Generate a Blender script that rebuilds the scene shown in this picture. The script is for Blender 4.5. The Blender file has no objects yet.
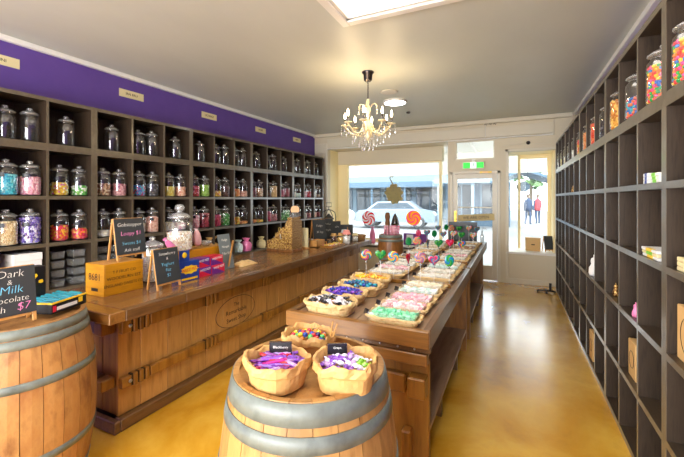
import bpy, math, random
from mathutils import Matrix, Vector, noise
SC = bpy.context.scene
COL = SC.collection
PI = math.pi
R_ = random.Random(7)

# ------------------------------------------------------------------ camera, world, light, exposure
cam_d = bpy.data.cameras.new('camera')
cam = bpy.data.objects.new('camera', cam_d)
COL.objects.link(cam)
cam.location = (0, 0, 1.6)
cam.rotation_euler = (PI/2, 0, math.atan(172/362))
cam_d.sensor_width = 36
cam_d.lens = 362/684*36
cam_d.shift_y = -29.5/684
cam_d.clip_start = 0.02
SC.camera = cam

world = bpy.data.worlds.new('world'); SC.world = world
world.use_nodes = True
wn = world.node_tree.nodes
wn['Background'].inputs[0].default_value = (0.88, 0.94, 1.0, 1)
wn['Background'].inputs[1].default_value = 5.0

sun_d = bpy.data.lights.new('sun', 'SUN'); sun_d.energy = 3.0; sun_d.angle = 0.01; sun_d.color = (1, .96, .9)
sun = bpy.data.objects.new('sun', sun_d); COL.objects.link(sun)
sun.rotation_euler = (math.radians(38), 0, math.radians(-14))

def area(name, loc, rot, sx, sy, energy, col=(1, 1, 1), portal=False):
    d = bpy.data.lights.new(name, 'AREA'); d.shape = 'RECTANGLE'; d.size = sx; d.size_y = sy
    d.energy = energy; d.color = col
    if portal: d.cycles.is_portal = True
    o = bpy.data.objects.new(name, d); COL.objects.link(o); o.location = loc; o.rotation_euler = rot
    return o
YBK = -2.6
# daylight entering by the shop windows and door (portals only guide the sky light)
area('portal_display_window', (-2.6, 8.45, 1.6), (-PI/2, 0, 0), 2.5, 2.0, 1, portal=True)
area('portal_door', (-.72, 7.95, 1.4), (-PI/2, 0, 0), .9, 2.7, 1, portal=True)
area('portal_side_window', (.28, 8.45, 1.55), (-PI/2, 0, 0), .9, 2.1, 1, portal=True)

area('back_fill_light', (-1.67, YBK-.02, 1.45), (math.radians(96), 0, 0), 4.4, 2.3, 215, (1, .98, .97))  # added fill light behind the camera, brightens ceiling and walls
SKYLIGHT = 3.2     # emission of the skylight's diffuser
LAMP = 14.0         # emission of the round ceiling lamps
vs = SC.view_settings
vs.view_transform = 'Standard'; vs.look = 'None'; vs.gamma = 1; vs.use_curve_mapping = False
vs.exposure = 0.55
SC.cycles.transparent_max_bounces = 20
SC.cycles.max_bounces = 8
SC.cycles.diffuse_bounces = 5
SC.cycles.sample_clamp_indirect = 6
SC.cycles.caustics_reflective = False
SC.cycles.caustics_refractive = False

# ------------------------------------------------------------------ materials
def S(r, g=None, b=None):
    if g is None: r, g, b = [int(r[i:i+2], 16) for i in (0, 2, 4)]
    f = lambda c: (c/255/12.92) if c/255 <= .04045 else ((c/255+.055)/1.055)**2.4
    return (f(r), f(g), f(b), 1)

def base(name):
    m = bpy.data.materials.new(name); m.use_nodes = True
    nt = m.node_tree
    return m, nt, nt.nodes['Principled BSDF']

def plain(name, col, rough=.5, metal=0, spec=.5, emit=0, coat=0, bump=0, bscale=40, alpha=1):
    m, nt, p = base(name)
    p.inputs['Base Color'].default_value = col
    p.inputs['Roughness'].default_value = rough
    p.inputs['Metallic'].default_value = metal
    p.inputs['Specular IOR Level'].default_value = spec
    p.inputs['Coat Weight'].default_value = coat
    p.inputs['Coat Roughness'].default_value = .12
    if emit:
        p.inputs['Emission Color'].default_value = col
        p.inputs['Emission Strength'].default_value = emit
    if bump:
        n = nt.nodes.new('ShaderNodeTexNoise'); n.inputs['Scale'].default_value = bscale
        n.inputs['Detail'].default_value = 5
        tc = nt.nodes.new('ShaderNodeTexCoord'); nt.links.new(tc.outputs['Object'], n.inputs['Vector'])
        b = nt.nodes.new('ShaderNodeBump'); b.inputs['Strength'].default_value = bump; b.inputs['Distance'].default_value = .01
        nt.links.new(n.outputs['Fac'], b.inputs['Height']); nt.links.new(b.outputs['Normal'], p.inputs['Normal'])
    return m

def mottled(name, cols, scale=(1, 1, 1), nscale=4, detail=6, rough=.5, bump=.2, bdist=.01, coat=0, island=0, spec=.5, pos=None, rvar=0, distort=0):
    """noise between the colours, stretched by scale; island = how much each loose board differs"""
    m, nt, p = base(name)
    tc = nt.nodes.new('ShaderNodeTexCoord'); mp = nt.nodes.new('ShaderNodeMapping')
    mp.inputs['Scale'].default_value = scale
    n = nt.nodes.new('ShaderNodeTexNoise'); n.inputs['Scale'].default_value = nscale
    n.inputs['Detail'].default_value = detail; n.inputs['Distortion'].default_value = distort
    n.inputs['Roughness'].default_value = .6
    nt.links.new(tc.outputs['Object'], mp.inputs['Vector'])
    g = nt.nodes.new('ShaderNodeNewGeometry')
    if island:
        ad = nt.nodes.new('ShaderNodeVectorMath'); ad.operation = 'ADD'
        sc_ = nt.nodes.new('ShaderNodeMath'); sc_.operation = 'MULTIPLY'; sc_.inputs[1].default_value = 37
        nt.links.new(g.outputs['Random Per Island'], sc_.inputs[0])
        nt.links.new(mp.outputs['Vector'], ad.inputs[0]); nt.links.new(sc_.outputs[0], ad.inputs[1])
        nt.links.new(ad.outputs[0], n.inputs['Vector'])
    else:
        nt.links.new(mp.outputs['Vector'], n.inputs['Vector'])
    r = nt.nodes.new('ShaderNodeValToRGB')
    e = r.color_ramp.elements
    ps = pos or [.3+.4*i/(len(cols)-1) for i in range(len(cols))]
    e[0].position = ps[0]; e[0].color = cols[0]; e[1].position = ps[-1]; e[1].color = cols[-1]
    for i in range(1, len(cols)-1):
        x = e.new(ps[i]); x.color = cols[i]
    nt.links.new(n.outputs['Fac'], r.inputs['Fac'])
    out = r.outputs['Color']
    if island:
        hs = nt.nodes.new('ShaderNodeHueSaturation')
        mr = nt.nodes.new('ShaderNodeMapRange')
        mr.inputs['To Min'].default_value = 1-island; mr.inputs['To Max'].default_value = 1+island
        nt.links.new(g.outputs['Random Per Island'], mr.inputs['Value'])
        nt.links.new(mr.outputs[0], hs.inputs['Value']); nt.links.new(out, hs.inputs['Color'])
        out = hs.outputs['Color']
    nt.links.new(out, p.inputs['Base Color'])
    p.inputs['Roughness'].default_value = rough
    p.inputs['Coat Weight'].default_value = coat; p.inputs['Coat Roughness'].default_value = .12
    p.inputs['Specular IOR Level'].default_value = spec
    if rvar:
        mr = nt.nodes.new('ShaderNodeMapRange')
        mr.inputs['To Min'].default_value = rough-rvar; mr.inputs['To Max'].default_value = rough+rvar
        nt.links.new(n.outputs['Fac'], mr.inputs['Value']); nt.links.new(mr.outputs[0], p.inputs['Roughness'])
    if bump:
        b = nt.nodes.new('ShaderNodeBump'); b.inputs['Strength'].default_value = bump; b.inputs['Distance'].default_value = bdist
        nt.links.new(n.outputs['Fac'], b.inputs['Height']); nt.links.new(b.outputs['Normal'], p.inputs['Normal'])
    return m

def candy(name, hexes, rough=.35, spec=.5):
    """each loose piece takes one of the colours"""
    m, nt, p = base(name)
    g = nt.nodes.new('ShaderNodeNewGeometry'); r = nt.nodes.new('ShaderNodeValToRGB')
    r.color_ramp.interpolation = 'CONSTANT'
    e = r.color_ramp.elements
    e[0].position = 0; e[0].color = S(hexes[0]); e[1].position = 1/len(hexes); e[1].color = S(hexes[min(1, len(hexes)-1)])
    for i in range(2, len(hexes)):
        x = e.new(i/len(hexes)); x.color = S(hexes[i])
    nt.links.new(g.outputs['Random Per Island'], r.inputs['Fac']); nt.links.new(r.outputs['Color'], p.inputs['Base Color'])
    p.inputs['Roughness'].default_value = rough; p.inputs['Specular IOR Level'].default_value = spec
    return m

def glass(name, tint=(.96, .98, .97, 1), base_ref=.05, rough=.04, k=1.0, sheen_veil=0, glare_veil=0):
    m = bpy.data.materials.new(name); m.use_nodes = True
    nt = m.node_tree; nt.nodes.clear()
    o = nt.nodes.new('ShaderNodeOutputMaterial'); mix = nt.nodes.new('ShaderNodeMixShader')
    t = nt.nodes.new('ShaderNodeBsdfTransparent'); t.inputs[0].default_value = tint
    g = nt.nodes.new('ShaderNodeBsdfGlossy'); g.inputs['Roughness'].default_value = rough
    f = nt.nodes.new('ShaderNodeFresnel'); f.inputs['IOR'].default_value = 1.5
    a = nt.nodes.new('ShaderNodeMath'); a.operation = 'MULTIPLY_ADD'; a.inputs[1].default_value = k; a.inputs[2].default_value = base_ref
    a.use_clamp = True
    ge = nt.nodes.new('ShaderNodeNewGeometry'); fr = nt.nodes.new('ShaderNodeMath'); fr.operation = 'SUBTRACT'; fr.inputs[0].default_value = 1
    mu = nt.nodes.new('ShaderNodeMath'); mu.operation = 'MULTIPLY'       # only the outer face of the glass reflects
    nt.links.new(ge.outputs['Backfacing'], fr.inputs[1]); nt.links.new(fr.outputs[0], mu.inputs[0]); nt.links.new(a.outputs[0], mu.inputs[1])
    nt.links.new(f.outputs[0], a.inputs[0]); nt.links.new(mu.outputs[0], mix.inputs[0])
    if glare_veil:  # translucent white mixed in: daylight glare painted into the panes
        m2 = nt.nodes.new('ShaderNodeMixShader'); m2.inputs[0].default_value = glare_veil
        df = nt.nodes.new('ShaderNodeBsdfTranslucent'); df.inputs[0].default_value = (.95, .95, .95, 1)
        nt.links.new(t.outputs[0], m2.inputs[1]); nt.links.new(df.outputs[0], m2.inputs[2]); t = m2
    if sheen_veil:  # diffuse white mixed in: bright reflections put into the glass colour
        m2 = nt.nodes.new('ShaderNodeMixShader'); m2.inputs[0].default_value = sheen_veil
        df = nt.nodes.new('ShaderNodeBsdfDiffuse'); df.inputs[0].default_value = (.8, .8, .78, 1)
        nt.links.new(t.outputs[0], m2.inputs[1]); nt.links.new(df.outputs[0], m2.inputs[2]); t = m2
    nt.links.new(t.outputs[0], mix.inputs[1]); nt.links.new(g.outputs[0], mix.inputs[2]); nt.links.new(mix.outputs[0], o.inputs[0])
    return m

M = {}
M['glass'] = glass('jar_glass', tint=(.97, .985, .98, 1), base_ref=.09, k=1.3, rough=.06, sheen_veil=.02)
M['lidglass'] = glass('lid_glass', tint=(.82, .84, .83, 1), base_ref=.20, rough=.16, k=1.0, sheen_veil=.26)
M['pane'] = glass('window_glass', base_ref=0, k=.5, rough=.0, glare_veil=.03)
M['acrylic'] = glass('clear_acrylic', tint=(.97, .98, .98, 1), base_ref=.03, rough=.08, k=.8, sheen_veil=.10)
M['lam'] = mottled('dark_oak_laminate', [S(44, 34, 25), S(57, 45, 34), S(37, 28, 20)], scale=(8, 8, .6), nscale=9, rough=.5, bump=.08, bdist=.003, spec=.3)
M['lamh'] = mottled('dark_oak_laminate_boards', [S(50, 40, 30), S(64, 52, 40), S(43, 34, 25)], scale=(8, .6, 8), nscale=9, rough=.36, bump=.08, bdist=.003)
M['edge'] = mottled('lit_edge_banding', [S(88, 78, 62), S(104, 94, 78)], scale=(4, 4, 4), nscale=5, rough=.28, bump=0, coat=.35)  # banding tone with the light on the front edges partly painted in
M['floor'] = mottled('ochre_polished_concrete', [S(158, 104, 20), S(204, 148, 34), S(222, 174, 62), S(178, 126, 36)], nscale=1.5, detail=9, rough=.25, bump=.26, bdist=.03, rvar=.07, coat=1.0, pos=[.25, .42, .58, .8], spec=.6, distort=.4)
M['floor'].node_tree.nodes['Principled BSDF'].inputs['Coat Roughness'].default_value = .22
M['ceil'] = mottled('satin_ceiling_paint', [S(198, 200, 190), S(206, 208, 198)], nscale=1.3, rough=.45, bump=.10, bdist=.03, spec=.45, scale=(1, .5, 1))
M['purple'] = mottled('purple_wall_paint', [S(90, 62, 142), S(98, 70, 150)], nscale=3, rough=.6, bump=.05)
M['beige'] = plain('beige_wall_paint', S(214, 202, 174), .5, bump=.04)
M['beige2'] = plain('beige_gloss_trim', S(216, 207, 184), .35)
M['white'] = plain('white_paint', S(236, 233, 226), .4)
M['cream'] = plain('cream_paint', S(246, 228, 176), .5)
M['rimu'] = mottled('varnished_orange_wood', [S(108, 68, 20), S(146, 98, 34), S(164, 116, 44)], scale=(6, 6, .8), nscale=3, rough=.38, bump=.12, bdist=.004, island=.10)
M['panel'] = mottled('varnished_counter_planks', [S(142, 98, 44), S(186, 138, 74), S(162, 116, 54)], scale=(7, 7, .8), nscale=2.5, rough=.4, bump=.15, bdist=.004, island=.12)
M['beam'] = mottled('dark_stained_beam', [S(76, 50, 26), S(114, 80, 44), S(88, 58, 30)], scale=(6, .7, 6), nscale=3, rough=.35, bump=.15, bdist=.004, island=.1, coat=.2)
M['top'] = mottled('polished_counter_top', [S(100, 68, 38), S(142, 100, 58), S(116, 80, 46)], scale=(7, .5, 7), nscale=3, rough=.26, bump=.1, bdist=.003, island=.08, coat=.4)
M['topx'] = mottled('polished_cross_board', [S(104, 68, 28), S(142, 98, 46), S(118, 78, 34)], scale=(.6, 7, 7), nscale=3, rough=.30, bump=.1, bdist=.003, coat=.3)
M['dark'] = plain('dark_recess_wood', S(46, 30, 20), .5)
M['shelfw'] = mottled('worn_table_shelf', [S(116, 92, 72), S(152, 126, 102), S(130, 104, 82)], scale=(6, .6, 6), nscale=3, rough=.36, bump=.1, bdist=.003, island=.06)
M['stave'] = mottled('oak_barrel_staves', [S(126, 86, 40), S(176, 132, 74), S(152, 108, 56)], scale=(5, 5, .9), nscale=3, rough=.5, bump=.2, bdist=.004, island=.16)
M['stave2'] = mottled('stained_barrel_staves', [S(112, 62, 28), S(172, 126, 70), S(148, 94, 48)], scale=(3, 3, 1.6), nscale=2.5, rough=.5, bump=.2, bdist=.004, island=.2)
M['kegw'] = mottled('dark_keg_staves', [S(104, 64, 28), S(164, 110, 56)], scale=(5, 5, .9), nscale=3, rough=.4, bump=.2, island=.2)
M['hoop'] = mottled('galvanised_hoop', [S(72, 80, 76), S(112, 120, 112), S(84, 88, 80)], nscale=6, rough=.42, bump=.1, spec=.6)
M['paper'] = mottled('brown_paper', [S(176, 128, 66), S(206, 162, 98), S(188, 142, 80)], nscale=14, rough=.55, bump=.5, bdist=.006)
M['gold'] = mottled('crumpled_kraft_liner', [S(190, 150, 88), S(230, 198, 140), S(208, 170, 108)], nscale=30, rough=.4, bump=.8, bdist=.008)
M['black'] = plain('chalkboard_black', S(52, 56, 58), .55)
M['blackp'] = plain('black_plastic', S(24, 24, 26), .35)
M['chalk'] = plain('chalk_white', S(226, 226, 216), .8)
M['chalkb'] = plain('chalk_blue', S(120, 200, 232), .8)
M['chalkp'] = plain('chalk_pink', S(236, 140, 190), .8)
M['ink'] = plain('black_ink', S(48, 30, 16), .6)
M['pine'] = mottled('pale_pine_wood', [S(196, 140, 70), S(216, 162, 92)], scale=(8, 8, 1), nscale=4, rough=.45, bump=.1)
M['crate'] = mottled('yellow_stained_crate', [S(186, 124, 10), S(206, 144, 18), S(176, 114, 10)], scale=(1, 1, 8), nscale=3, rough=.45, bump=.1)
M['brass'] = mottled('antique_brass', [S(116, 74, 28), S(226, 184, 112)], nscale=60, detail=2, rough=.3, bump=.8, pos=[.47, .62], bdist=.01)
M['brass'].node_tree.nodes['Principled BSDF'].inputs['Metallic'].default_value = .6
M['goldm'] = plain('yellow_brass', S(206, 166, 70), .3, metal=.8)
M['steel'] = plain('bolt_steel', S(190, 190, 186), .3, metal=.9)
M['wire'] = plain('black_wire', S(36, 34, 34), .4)
M['tag'] = plain('cream_label_card', S(228, 214, 164), .6)
M['green'] = plain('exit_green', S(0, 200, 40), .4, emit=.9)
M['exitw'] = plain('exit_white', S(225, 250, 235), .4, emit=1.0)
M['chrome'] = plain('dark_chrome', S(100, 96, 96), .2, metal=.9)
M['crystal'] = glass('chandelier_crystal', tint=(.95, .93, .88, 1), base_ref=.25, rough=.15, k=1.2, sheen_veil=.35)
M['amber'] = plain('frosted_cream_glass', S(240, 222, 176), .25, coat=.5)
M['bulb'] = plain('lit_candle_bulb', (1, .80, .50, 1), .4, emit=22)
M['lamp'] = plain('lit_lamp_diffuser', (1, .96, .90, 1), .5, emit=LAMP)
M['sky'] = plain('lit_skylight_diffuser', (1, .97, .92, 1), .5, emit=SKYLIGHT)
M['redp'] = plain('red_card', S(216, 30, 64), .35); M['purp'] = plain('purple_card', S(110, 40, 136), .35)
M['bluep'] = plain('blue_card', S(26, 62, 150), .35); M['yelp'] = plain('yellow_card', S(246, 206, 40), .35)
M['whitep'] = plain('white_card', S(238, 238, 236), .4); M['pinkp'] = plain('pink_wrap', S(236, 130, 180), .3, coat=.4)
M['greenp'] = plain('green_card', S(120, 200, 30), .4); M['kraftbox'] = plain('kraft_cardboard', S(212, 172, 112), .6, bump=.05)
M['decal'] = plain('pale_sign_wood', S(206, 186, 132), .7)
def backlit(name, col, f=.6):
    m = bpy.data.materials.new(name); m.use_nodes = True; nt = m.node_tree; nt.nodes.clear()
    o = nt.nodes.new('ShaderNodeOutputMaterial'); mx = nt.nodes.new('ShaderNodeMixShader'); mx.inputs[0].default_value = f
    d = nt.nodes.new('ShaderNodeBsdfDiffuse'); d.inputs[0].default_value = col; t = nt.nodes.new('ShaderNodeBsdfTranslucent'); t.inputs[0].default_value = col
    nt.links.new(d.outputs[0], mx.inputs[1]); nt.links.new(t.outputs[0], mx.inputs[2]); nt.links.new(mx.outputs[0], o.inputs[0]); return m
STK = {'red': backlit('sticker_red', S(220, 0, 20), .45), 'white': backlit('sticker_white', S(240, 236, 236), .45), 'orange': backlit('sticker_orange', S(255, 205, 60), .6), 'pink': backlit('sticker_pink', S(255, 110, 160), .6)}
M['decals'] = backlit('sticker_beige', S(190, 176, 130), .5)
M['decalt'] = plain('grey_window_lettering', S(70, 72, 60), .7)
M['tarmac'] = plain('grey_street', S(120, 122, 124), .8); M['path'] = plain('grey_pavement', S(150, 150, 146), .8)
M['bluegrey'] = plain('blue_grey_paint', S(70, 96, 116), .6); M['palewall'] = plain('pale_blue_weatherboard', S(120, 142, 156), .7)
M['darkglass'] = plain('shop_glass', S(34, 52, 66), .1); M['carp'] = plain('silver_car_paint', S(120, 136, 150), .25, metal=.3)
M['tyre'] = plain('rubber', S(48, 50, 54), .7); M['leaf'] = candy('tree_leaves', ['4c7040', '5f8450', '3c6238', '6f9458'], .6)
M['bark'] = plain('bark', S(110, 96, 80), .8)
M['redcloth'] = plain('red_coat', S(190, 60, 70), .8); M['navy'] = plain('navy_trousers', S(50, 70, 100), .8); M['skin'] = plain('skin', S(214, 170, 144), .6)
M['popcorn'] = candy('pale_popcorn', ['fbf0d8', 'fff6e6', 'f0d8b4', 'fbe6dc', 'fffaf0'])

PAL = {
 'turquoise': ['35c4dc', '56d4e6', '22a8c8', '8fe4ee'], 'pale pink': ['f0b0c0', 'f6c8d2', 'e898ae', 'f8dde0'],
 'yellow': ['f0d030', 'f6e060', 'e0a828', 'f0f0c0', 'd870a0'], 'green and white': ['7ccc50', 'f0f4e0', '50b040', 'ffffff'],
 'brown and cream': ['a8744c', 'e0c8a8', '8c5a3c', 'd8a880'], 'dusky pink': ['c88890', 'b06a78', 'dca8a4', '9c5460'],
 'blue and red': ['2c9cd0', '3464c0', 'c03860', '30b8c8'], 'black': ['2c2a30', '48464e', '1c1a20', '8a8890'],
 'lemon': ['f0dc60', 'f6e890', 'e8cc40'], 'peach': ['f0b494', 'f6ccb0', 'e89c78', 'f8ddc8'],
 'red': ['c41c38', 'e03850', 'a01028', 'f0a0b0'], 'lime green': ['94c43c', 'b0d860', '78a828'],
 'dark brown': ['4c2c24', '603830', '3a201c'], 'orange': ['f0a050', 'f6c080', 'e88838'],
 'beige': ['e8cfa0', 'f0dcb4', 'dcbc88'], 'purple and white': ['6c50b4', '8c74d0', 'f0ecf8', '503890', 'b8a8e4'],
 'red and yellow': ['f04c30', 'f6c430', 'e8305c', 'f89038'], 'white': ['f0ece0', 'f6f2ea', 'e0d8c8'],
 'shell pink': ['ecb8a4', 'f2ccba', 'dc9c88'], 'dark red': ['8c1830', 'a82840', '701024', 'c04858'],
 'green': ['3c9c40', '58b850', '288030', 'e8f4e0'], 'yellow and orange': ['f0c430', 'f09830', 'e8e060', 'e87828'],
 'crimson': ['c42050', 'd84070', 'a01840'], 'tan': ['dcb478', 'e8c890', 'cca060'],
 'mixed bright': ['e83838', 'f6c428', '38a850', 'f08028', 'e84888', '3878c8'], 'red and blue': ['e03840', 'f08048', '3870b0', '48a8b0'],
 'amber': ['e8a838', 'd88820', 'f6c860', 'c07820'], 'orange red': ['f06030', 'e84020', 'f88848'],
 'mint green': ['88e0b0', 'a8ecc8', '68d09c'], 'pink and white': ['f0b8c4', 'fff4f2', 'f8d8d8', 'e89cac'],
 'pale aqua': ['c0e0dc', 'd8eeea', 'f0f6f2'], 'cream': ['f4ead0', 'fbf6e8', 'e8dab8'],
}
CM = {k: candy('sweets_'+k.replace(' ', '_'), v) for k, v in PAL.items()}

# ------------------------------------------------------------------ mesh builder
class MB:
    def __init__(s): s.v = []; s.f = []; s.m = []; s.s = []
    def add(s, vs_, fs, mi=0, smooth=False, T=None):
        b = len(s.v)
        s.v += [tuple(T @ Vector(p)) for p in vs_] if T is not None else [tuple(p) for p in vs_]
        for f in fs: s.f.append(tuple(b+i for i in f)); s.m.append(mi); s.s.append(smooth)
        return s
    def box(s, x0, y0, z0, x1, y1, z1, bev=0, mi=0, T=None):
        if bev <= 0:
            vs_ = [(x, y, z) for x in (x0, x1) for y in (y0, y1) for z in (z0, z1)]
            return s.add(vs_, [(0, 1, 3, 2), (4, 6, 7, 5), (0, 4, 5, 1), (2, 3, 7, 6), (0, 2, 6, 4), (1, 5, 7, 3)], mi, False, T)
        vs_ = []; idx = {}
        X, Y, Z = (x0, x1), (y0, y1), (z0, z1)
        for i in (0, 1):
            for j in (0, 1):
                for k in (0, 1):
                    for a in range(3):
                        p = [X[i], Y[j], Z[k]]
                        sg = [1-2*i, 1-2*j, 1-2*k]
                        for q in range(3):
                            if q != a: p[q] += sg[q]*bev
                        idx[i, j, k, a] = len(vs_); vs_.append(p)
        F = []
        for a in range(3):
            b, c = (a+1) % 3, (a+2) % 3
            for e in (0, 1):
                q = []
                for (u, w) in ((0, 0), (1, 0), (1, 1), (0, 1)):
                    t = [0, 0, 0]; t[a] = e; t[b] = u; t[c] = w; q.append(idx[t[0], t[1], t[2], a])
                F.append(q if e else q[::-1])
        for a in range(3):          # edges along a
            b, c = (a+1) % 3, (a+2) % 3
            for u in (0, 1):
                for w in (0, 1):
                    t0 = [0, 0, 0]; t0[b] = u; t0[c] = w; t1 = list(t0); t1[a] = 1
                    q = [idx[(*t0, b)], idx[(*t1, b)], idx[(*t1, c)], idx[(*t0, c)]]
                    F.append(q if u != w else q[::-1])
        for i in (0, 1):
            for j in (0, 1):
                for k in (0, 1):
                    q = [idx[i, j, k, 0], idx[i, j, k, 1], idx[i, j, k, 2]]
                    F.append(q if (i+j+k) % 2 else q[::-1])
        return s.add(vs_, F, mi, False, T)
    def lathe(s, prof, n=16, c=(0, 0, 0), mi=0, smooth=True, T=None, sx=1, sy=1):
        vs_ = []; fs = []; rings = []
        for r, z in prof:
            if r <= 1e-6: rings.append([len(vs_)]); vs_.append((c[0], c[1], c[2]+z))
            else:
                rings.append(list(range(len(vs_), len(vs_)+n)))
                for k in range(n):
                    a = 2*PI*k/n; vs_.append((c[0]+sx*r*math.cos(a), c[1]+sy*r*math.sin(a), c[2]+z))
        for A, B in zip(rings, rings[1:]):
            for k in range(n):
                k2 = (k+1) % n
                if len(A) == 1 and len(B) == 1: break
                if len(A) == 1: fs.append((A[0], B[k2], B[k]))
                elif len(B) == 1: fs.append((A[k], A[k2], B[0]))
                else: fs.append((A[k], A[k2], B[k2], B[k]))
        return s.add(vs_, fs, mi, smooth, T)
    def tube(s, pts, r, n=8, mi=0, smooth=True, T=None, closed=False):
        pts = [Vector(p) for p in pts]; L = len(pts)
        rs = r if isinstance(r, (list, tuple)) else [r]*L
        vs_ = []; fs = []
        up = None
        for i, p in enumerate(pts):
            if closed: t = pts[(i+1) % L]-pts[i-1]
            else: t = pts[min(i+1, L-1)]-pts[max(i-1, 0)]
            t.normalize()
            if up is None: up = Vector((0, 0, 1)) if abs(t.z) < .9 else Vector((1, 0, 0))
            x = t.cross(up)
            if x.length < 1e-4: x = t.cross(Vector((0, 1, 0)))
            x.normalize(); y = x.cross(t); up = y
            for k in range(n):
                a = 2*PI*k/n; vs_.append(p+x*(rs[i]*math.cos(a))+y*(rs[i]*math.sin(a)))
        for i in range(L if closed else L-1):
            j = (i+1) % L
            for k in range(n):
                k2 = (k+1) % n; fs.append((i*n+k, i*n+k2, j*n+k2, j*n+k))
        if not closed: fs.append(tuple(range(n-1, -1, -1))); fs.append(tuple((L-1)*n+k for k in range(n)))
        return s.add(vs_, fs, mi, smooth, T)
    def prism(s, poly, z0, z1, mi=0, T=None, smooth=False):
        n = len(poly)
        vs_ = [(x, y, z0) for x, y in poly]+[(x, y, z1) for x, y in poly]
        fs = [tuple(range(n-1, -1, -1)), tuple(range(n, 2*n))]+[(i, (i+1) % n, n+(i+1) % n, n+i) for i in range(n)]
        return s.add(vs_, fs, mi, smooth, T)
    def ball(s, c, r, seg=8, rings=5, mi=0, sc=(1, 1, 1), T=None, smooth=True):
        p = [(r*math.sin(PI*i/rings), -r*math.cos(PI*i/rings)*sc[2]) for i in range(rings+1)]
        p[0] = (0, p[0][1]); p[-1] = (0, p[-1][1])
        return s.lathe(p, seg, c, mi, smooth, T, sc[0], sc[1])
    def mesh(s, name, mats):
        me = bpy.data.meshes.new(name); me.from_pydata(s.v, [], s.f)
        for m in (mats if isinstance(mats, (list, tuple)) else [mats]): me.materials.append(m)
        me.polygons.foreach_set('material_index', s.m); me.polygons.foreach_set('use_smooth', s.s)
        me.update(); return me
    def build(s, name, mats, parent=None, loc=(0, 0, 0), rotz=0):
        o = bpy.data.objects.new(name, s.mesh(name, mats)); COL.objects.link(o)
        o.location = loc; o.rotation_euler = (0, 0, rotz)
        if parent: o.parent = parent
        return o

def tag(o, label, cat, group=None, kind=None):
    o['label'] = label; o['category'] = cat
    if group: o['group'] = group
    if kind: o['kind'] = kind
    return o
def thing(name, label, cat, loc=(0, 0, 0), rotz=0, group=None):
    o = bpy.data.objects.new(name, None); COL.objects.link(o); o.empty_display_size = .1
    o.location = loc; o.rotation_euler = (0, 0, rotz)
    return tag(o, label, cat, group)
def struct(o): o['kind'] = 'structure'; return o
def obox(name, mat, x0, y0, z0, x1, y1, z1, parent=None, bev=0):
    return MB().box(x0, y0, z0, x1, y1, z1, bev).build(name, mat, parent)
def copy_tree(o, parent=None):
    c = o.copy(); COL.objects.link(c); c.parent = parent
    for ch in list(o.children): copy_tree(ch, c)
    return c
def slot(o, m):
    o.material_slots[0].link = 'OBJECT'; o.material_slots[0].material = m

_tc = {}
def text(body, size, mat, parent, T, name='lettering', shear=0, depth=.0006, sx=1, thin=0):
    """lettering as a mesh; T maps the text's x-right, y-up plane into the parent's space"""
    key = (body, size, shear, depth, thin)
    if key not in _tc:
        cu = bpy.data.curves.new('text', 'FONT'); cu.body = body; cu.size = size; cu.align_x = 'CENTER'; cu.align_y = 'CENTER'
        cu.extrude = depth; cu.shear = shear; cu.resolution_u = 2; cu.offset = -thin*size
        o = bpy.data.objects.new('text', cu); COL.objects.link(o)
        dg = bpy.context.evaluated_depsgraph_get()
        me = bpy.data.meshes.new_from_object(o.evaluated_get(dg)); bpy.data.objects.remove(o); bpy.data.curves.remove(cu)
        _tc[key] = me
    me = _tc[key].copy(); me.transform(T @ Matrix.Diagonal((sx, 1, 1, 1)))
    me.materials.clear(); me.materials.append(mat)
    o = bpy.data.objects.new(name, me); COL.objects.link(o)
    if parent: o.parent = parent
    return o
def frame(o, xdir, ydir):
    x = Vector(xdir).normalized(); y = Vector(ydir).normalized(); z = x.cross(y)
    return Matrix(((x.x, y.x, z.x, o[0]), (x.y, y.y, z.y, o[1]), (x.z, y.z, z.z, o[2]), (0, 0, 0, 1)))

ORD = ['first', 'second', 'third', 'fourth', 'fifth', 'sixth', 'seventh', 'eighth', 'ninth', 'tenth', 'eleventh', 'twelfth', 'thirteenth', 'fourteenth', 'fifteenth']
CZ = 3.14      # ceiling height
XL, XR, YF, YB = -4.34, 1.0, 7.6, -2.6

# ------------------------------------------------------------------ room shell
struct(obox('floor', M['floor'], XL-.1, YB-.1, -.1, XR+.1, 7.72, 0))
SX0, SX1, SY0, SY1 = -1.3, .1, .55, 2.84
c = MB()
for (x0, y0, x1, y1) in ((XL-.1, YB-.1, SX0, 7.72), (SX1, YB-.1, XR+.1, 7.72), (SX0, YB-.1, SX1, SY0), (SX0, SY1, SX1, 7.72)):
    c.box(x0, y0, CZ, x1, y1, CZ+.1)
struct(c.build('ceiling', M['ceil']))
sk = thing('skylight', 'large white framed skylight set into the grey ceiling', 'skylight', (0, 0, CZ)); struct(sk)
c = MB()
for (x0, y0, x1, y1) in ((SX0-.0, SY0, SX0+.03, SY1), (SX1-.03, SY0, SX1, SY1), (SX0, SY0, SX1, SY0+.03), (SX0, SY1-.03, SX1, SY1)):
    c.box(x0, y0, -.0, x1, y1, .4)
c.build('shaft', M['white'], sk)
c = MB()
for (x0, y0, x1, y1) in ((SX0-.07, SY0-.07, SX0, SY1+.07), (SX1, SY0-.07, SX1+.07, SY1+.07), (SX0, SY0-.07, SX1, SY0), (SX0, SY1, SX1, SY1+.07)):
    c.box(x0, y0, -.018, x1, y1, .0, .004)
c.build('frame', M['white'], sk)
obox('diffuser', M['sky'], SX0+.03, SY0+.03, .38, SX1-.03, SY1-.03, .40, sk)
struct(obox('wall_left', M['purple'], XL-.1, YB-.1, 0, XL, 7.6, CZ))
struct(obox('wall_right', M['purple'], XR, YB-.1, 0, XR+.1, 7.6, CZ))
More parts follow.
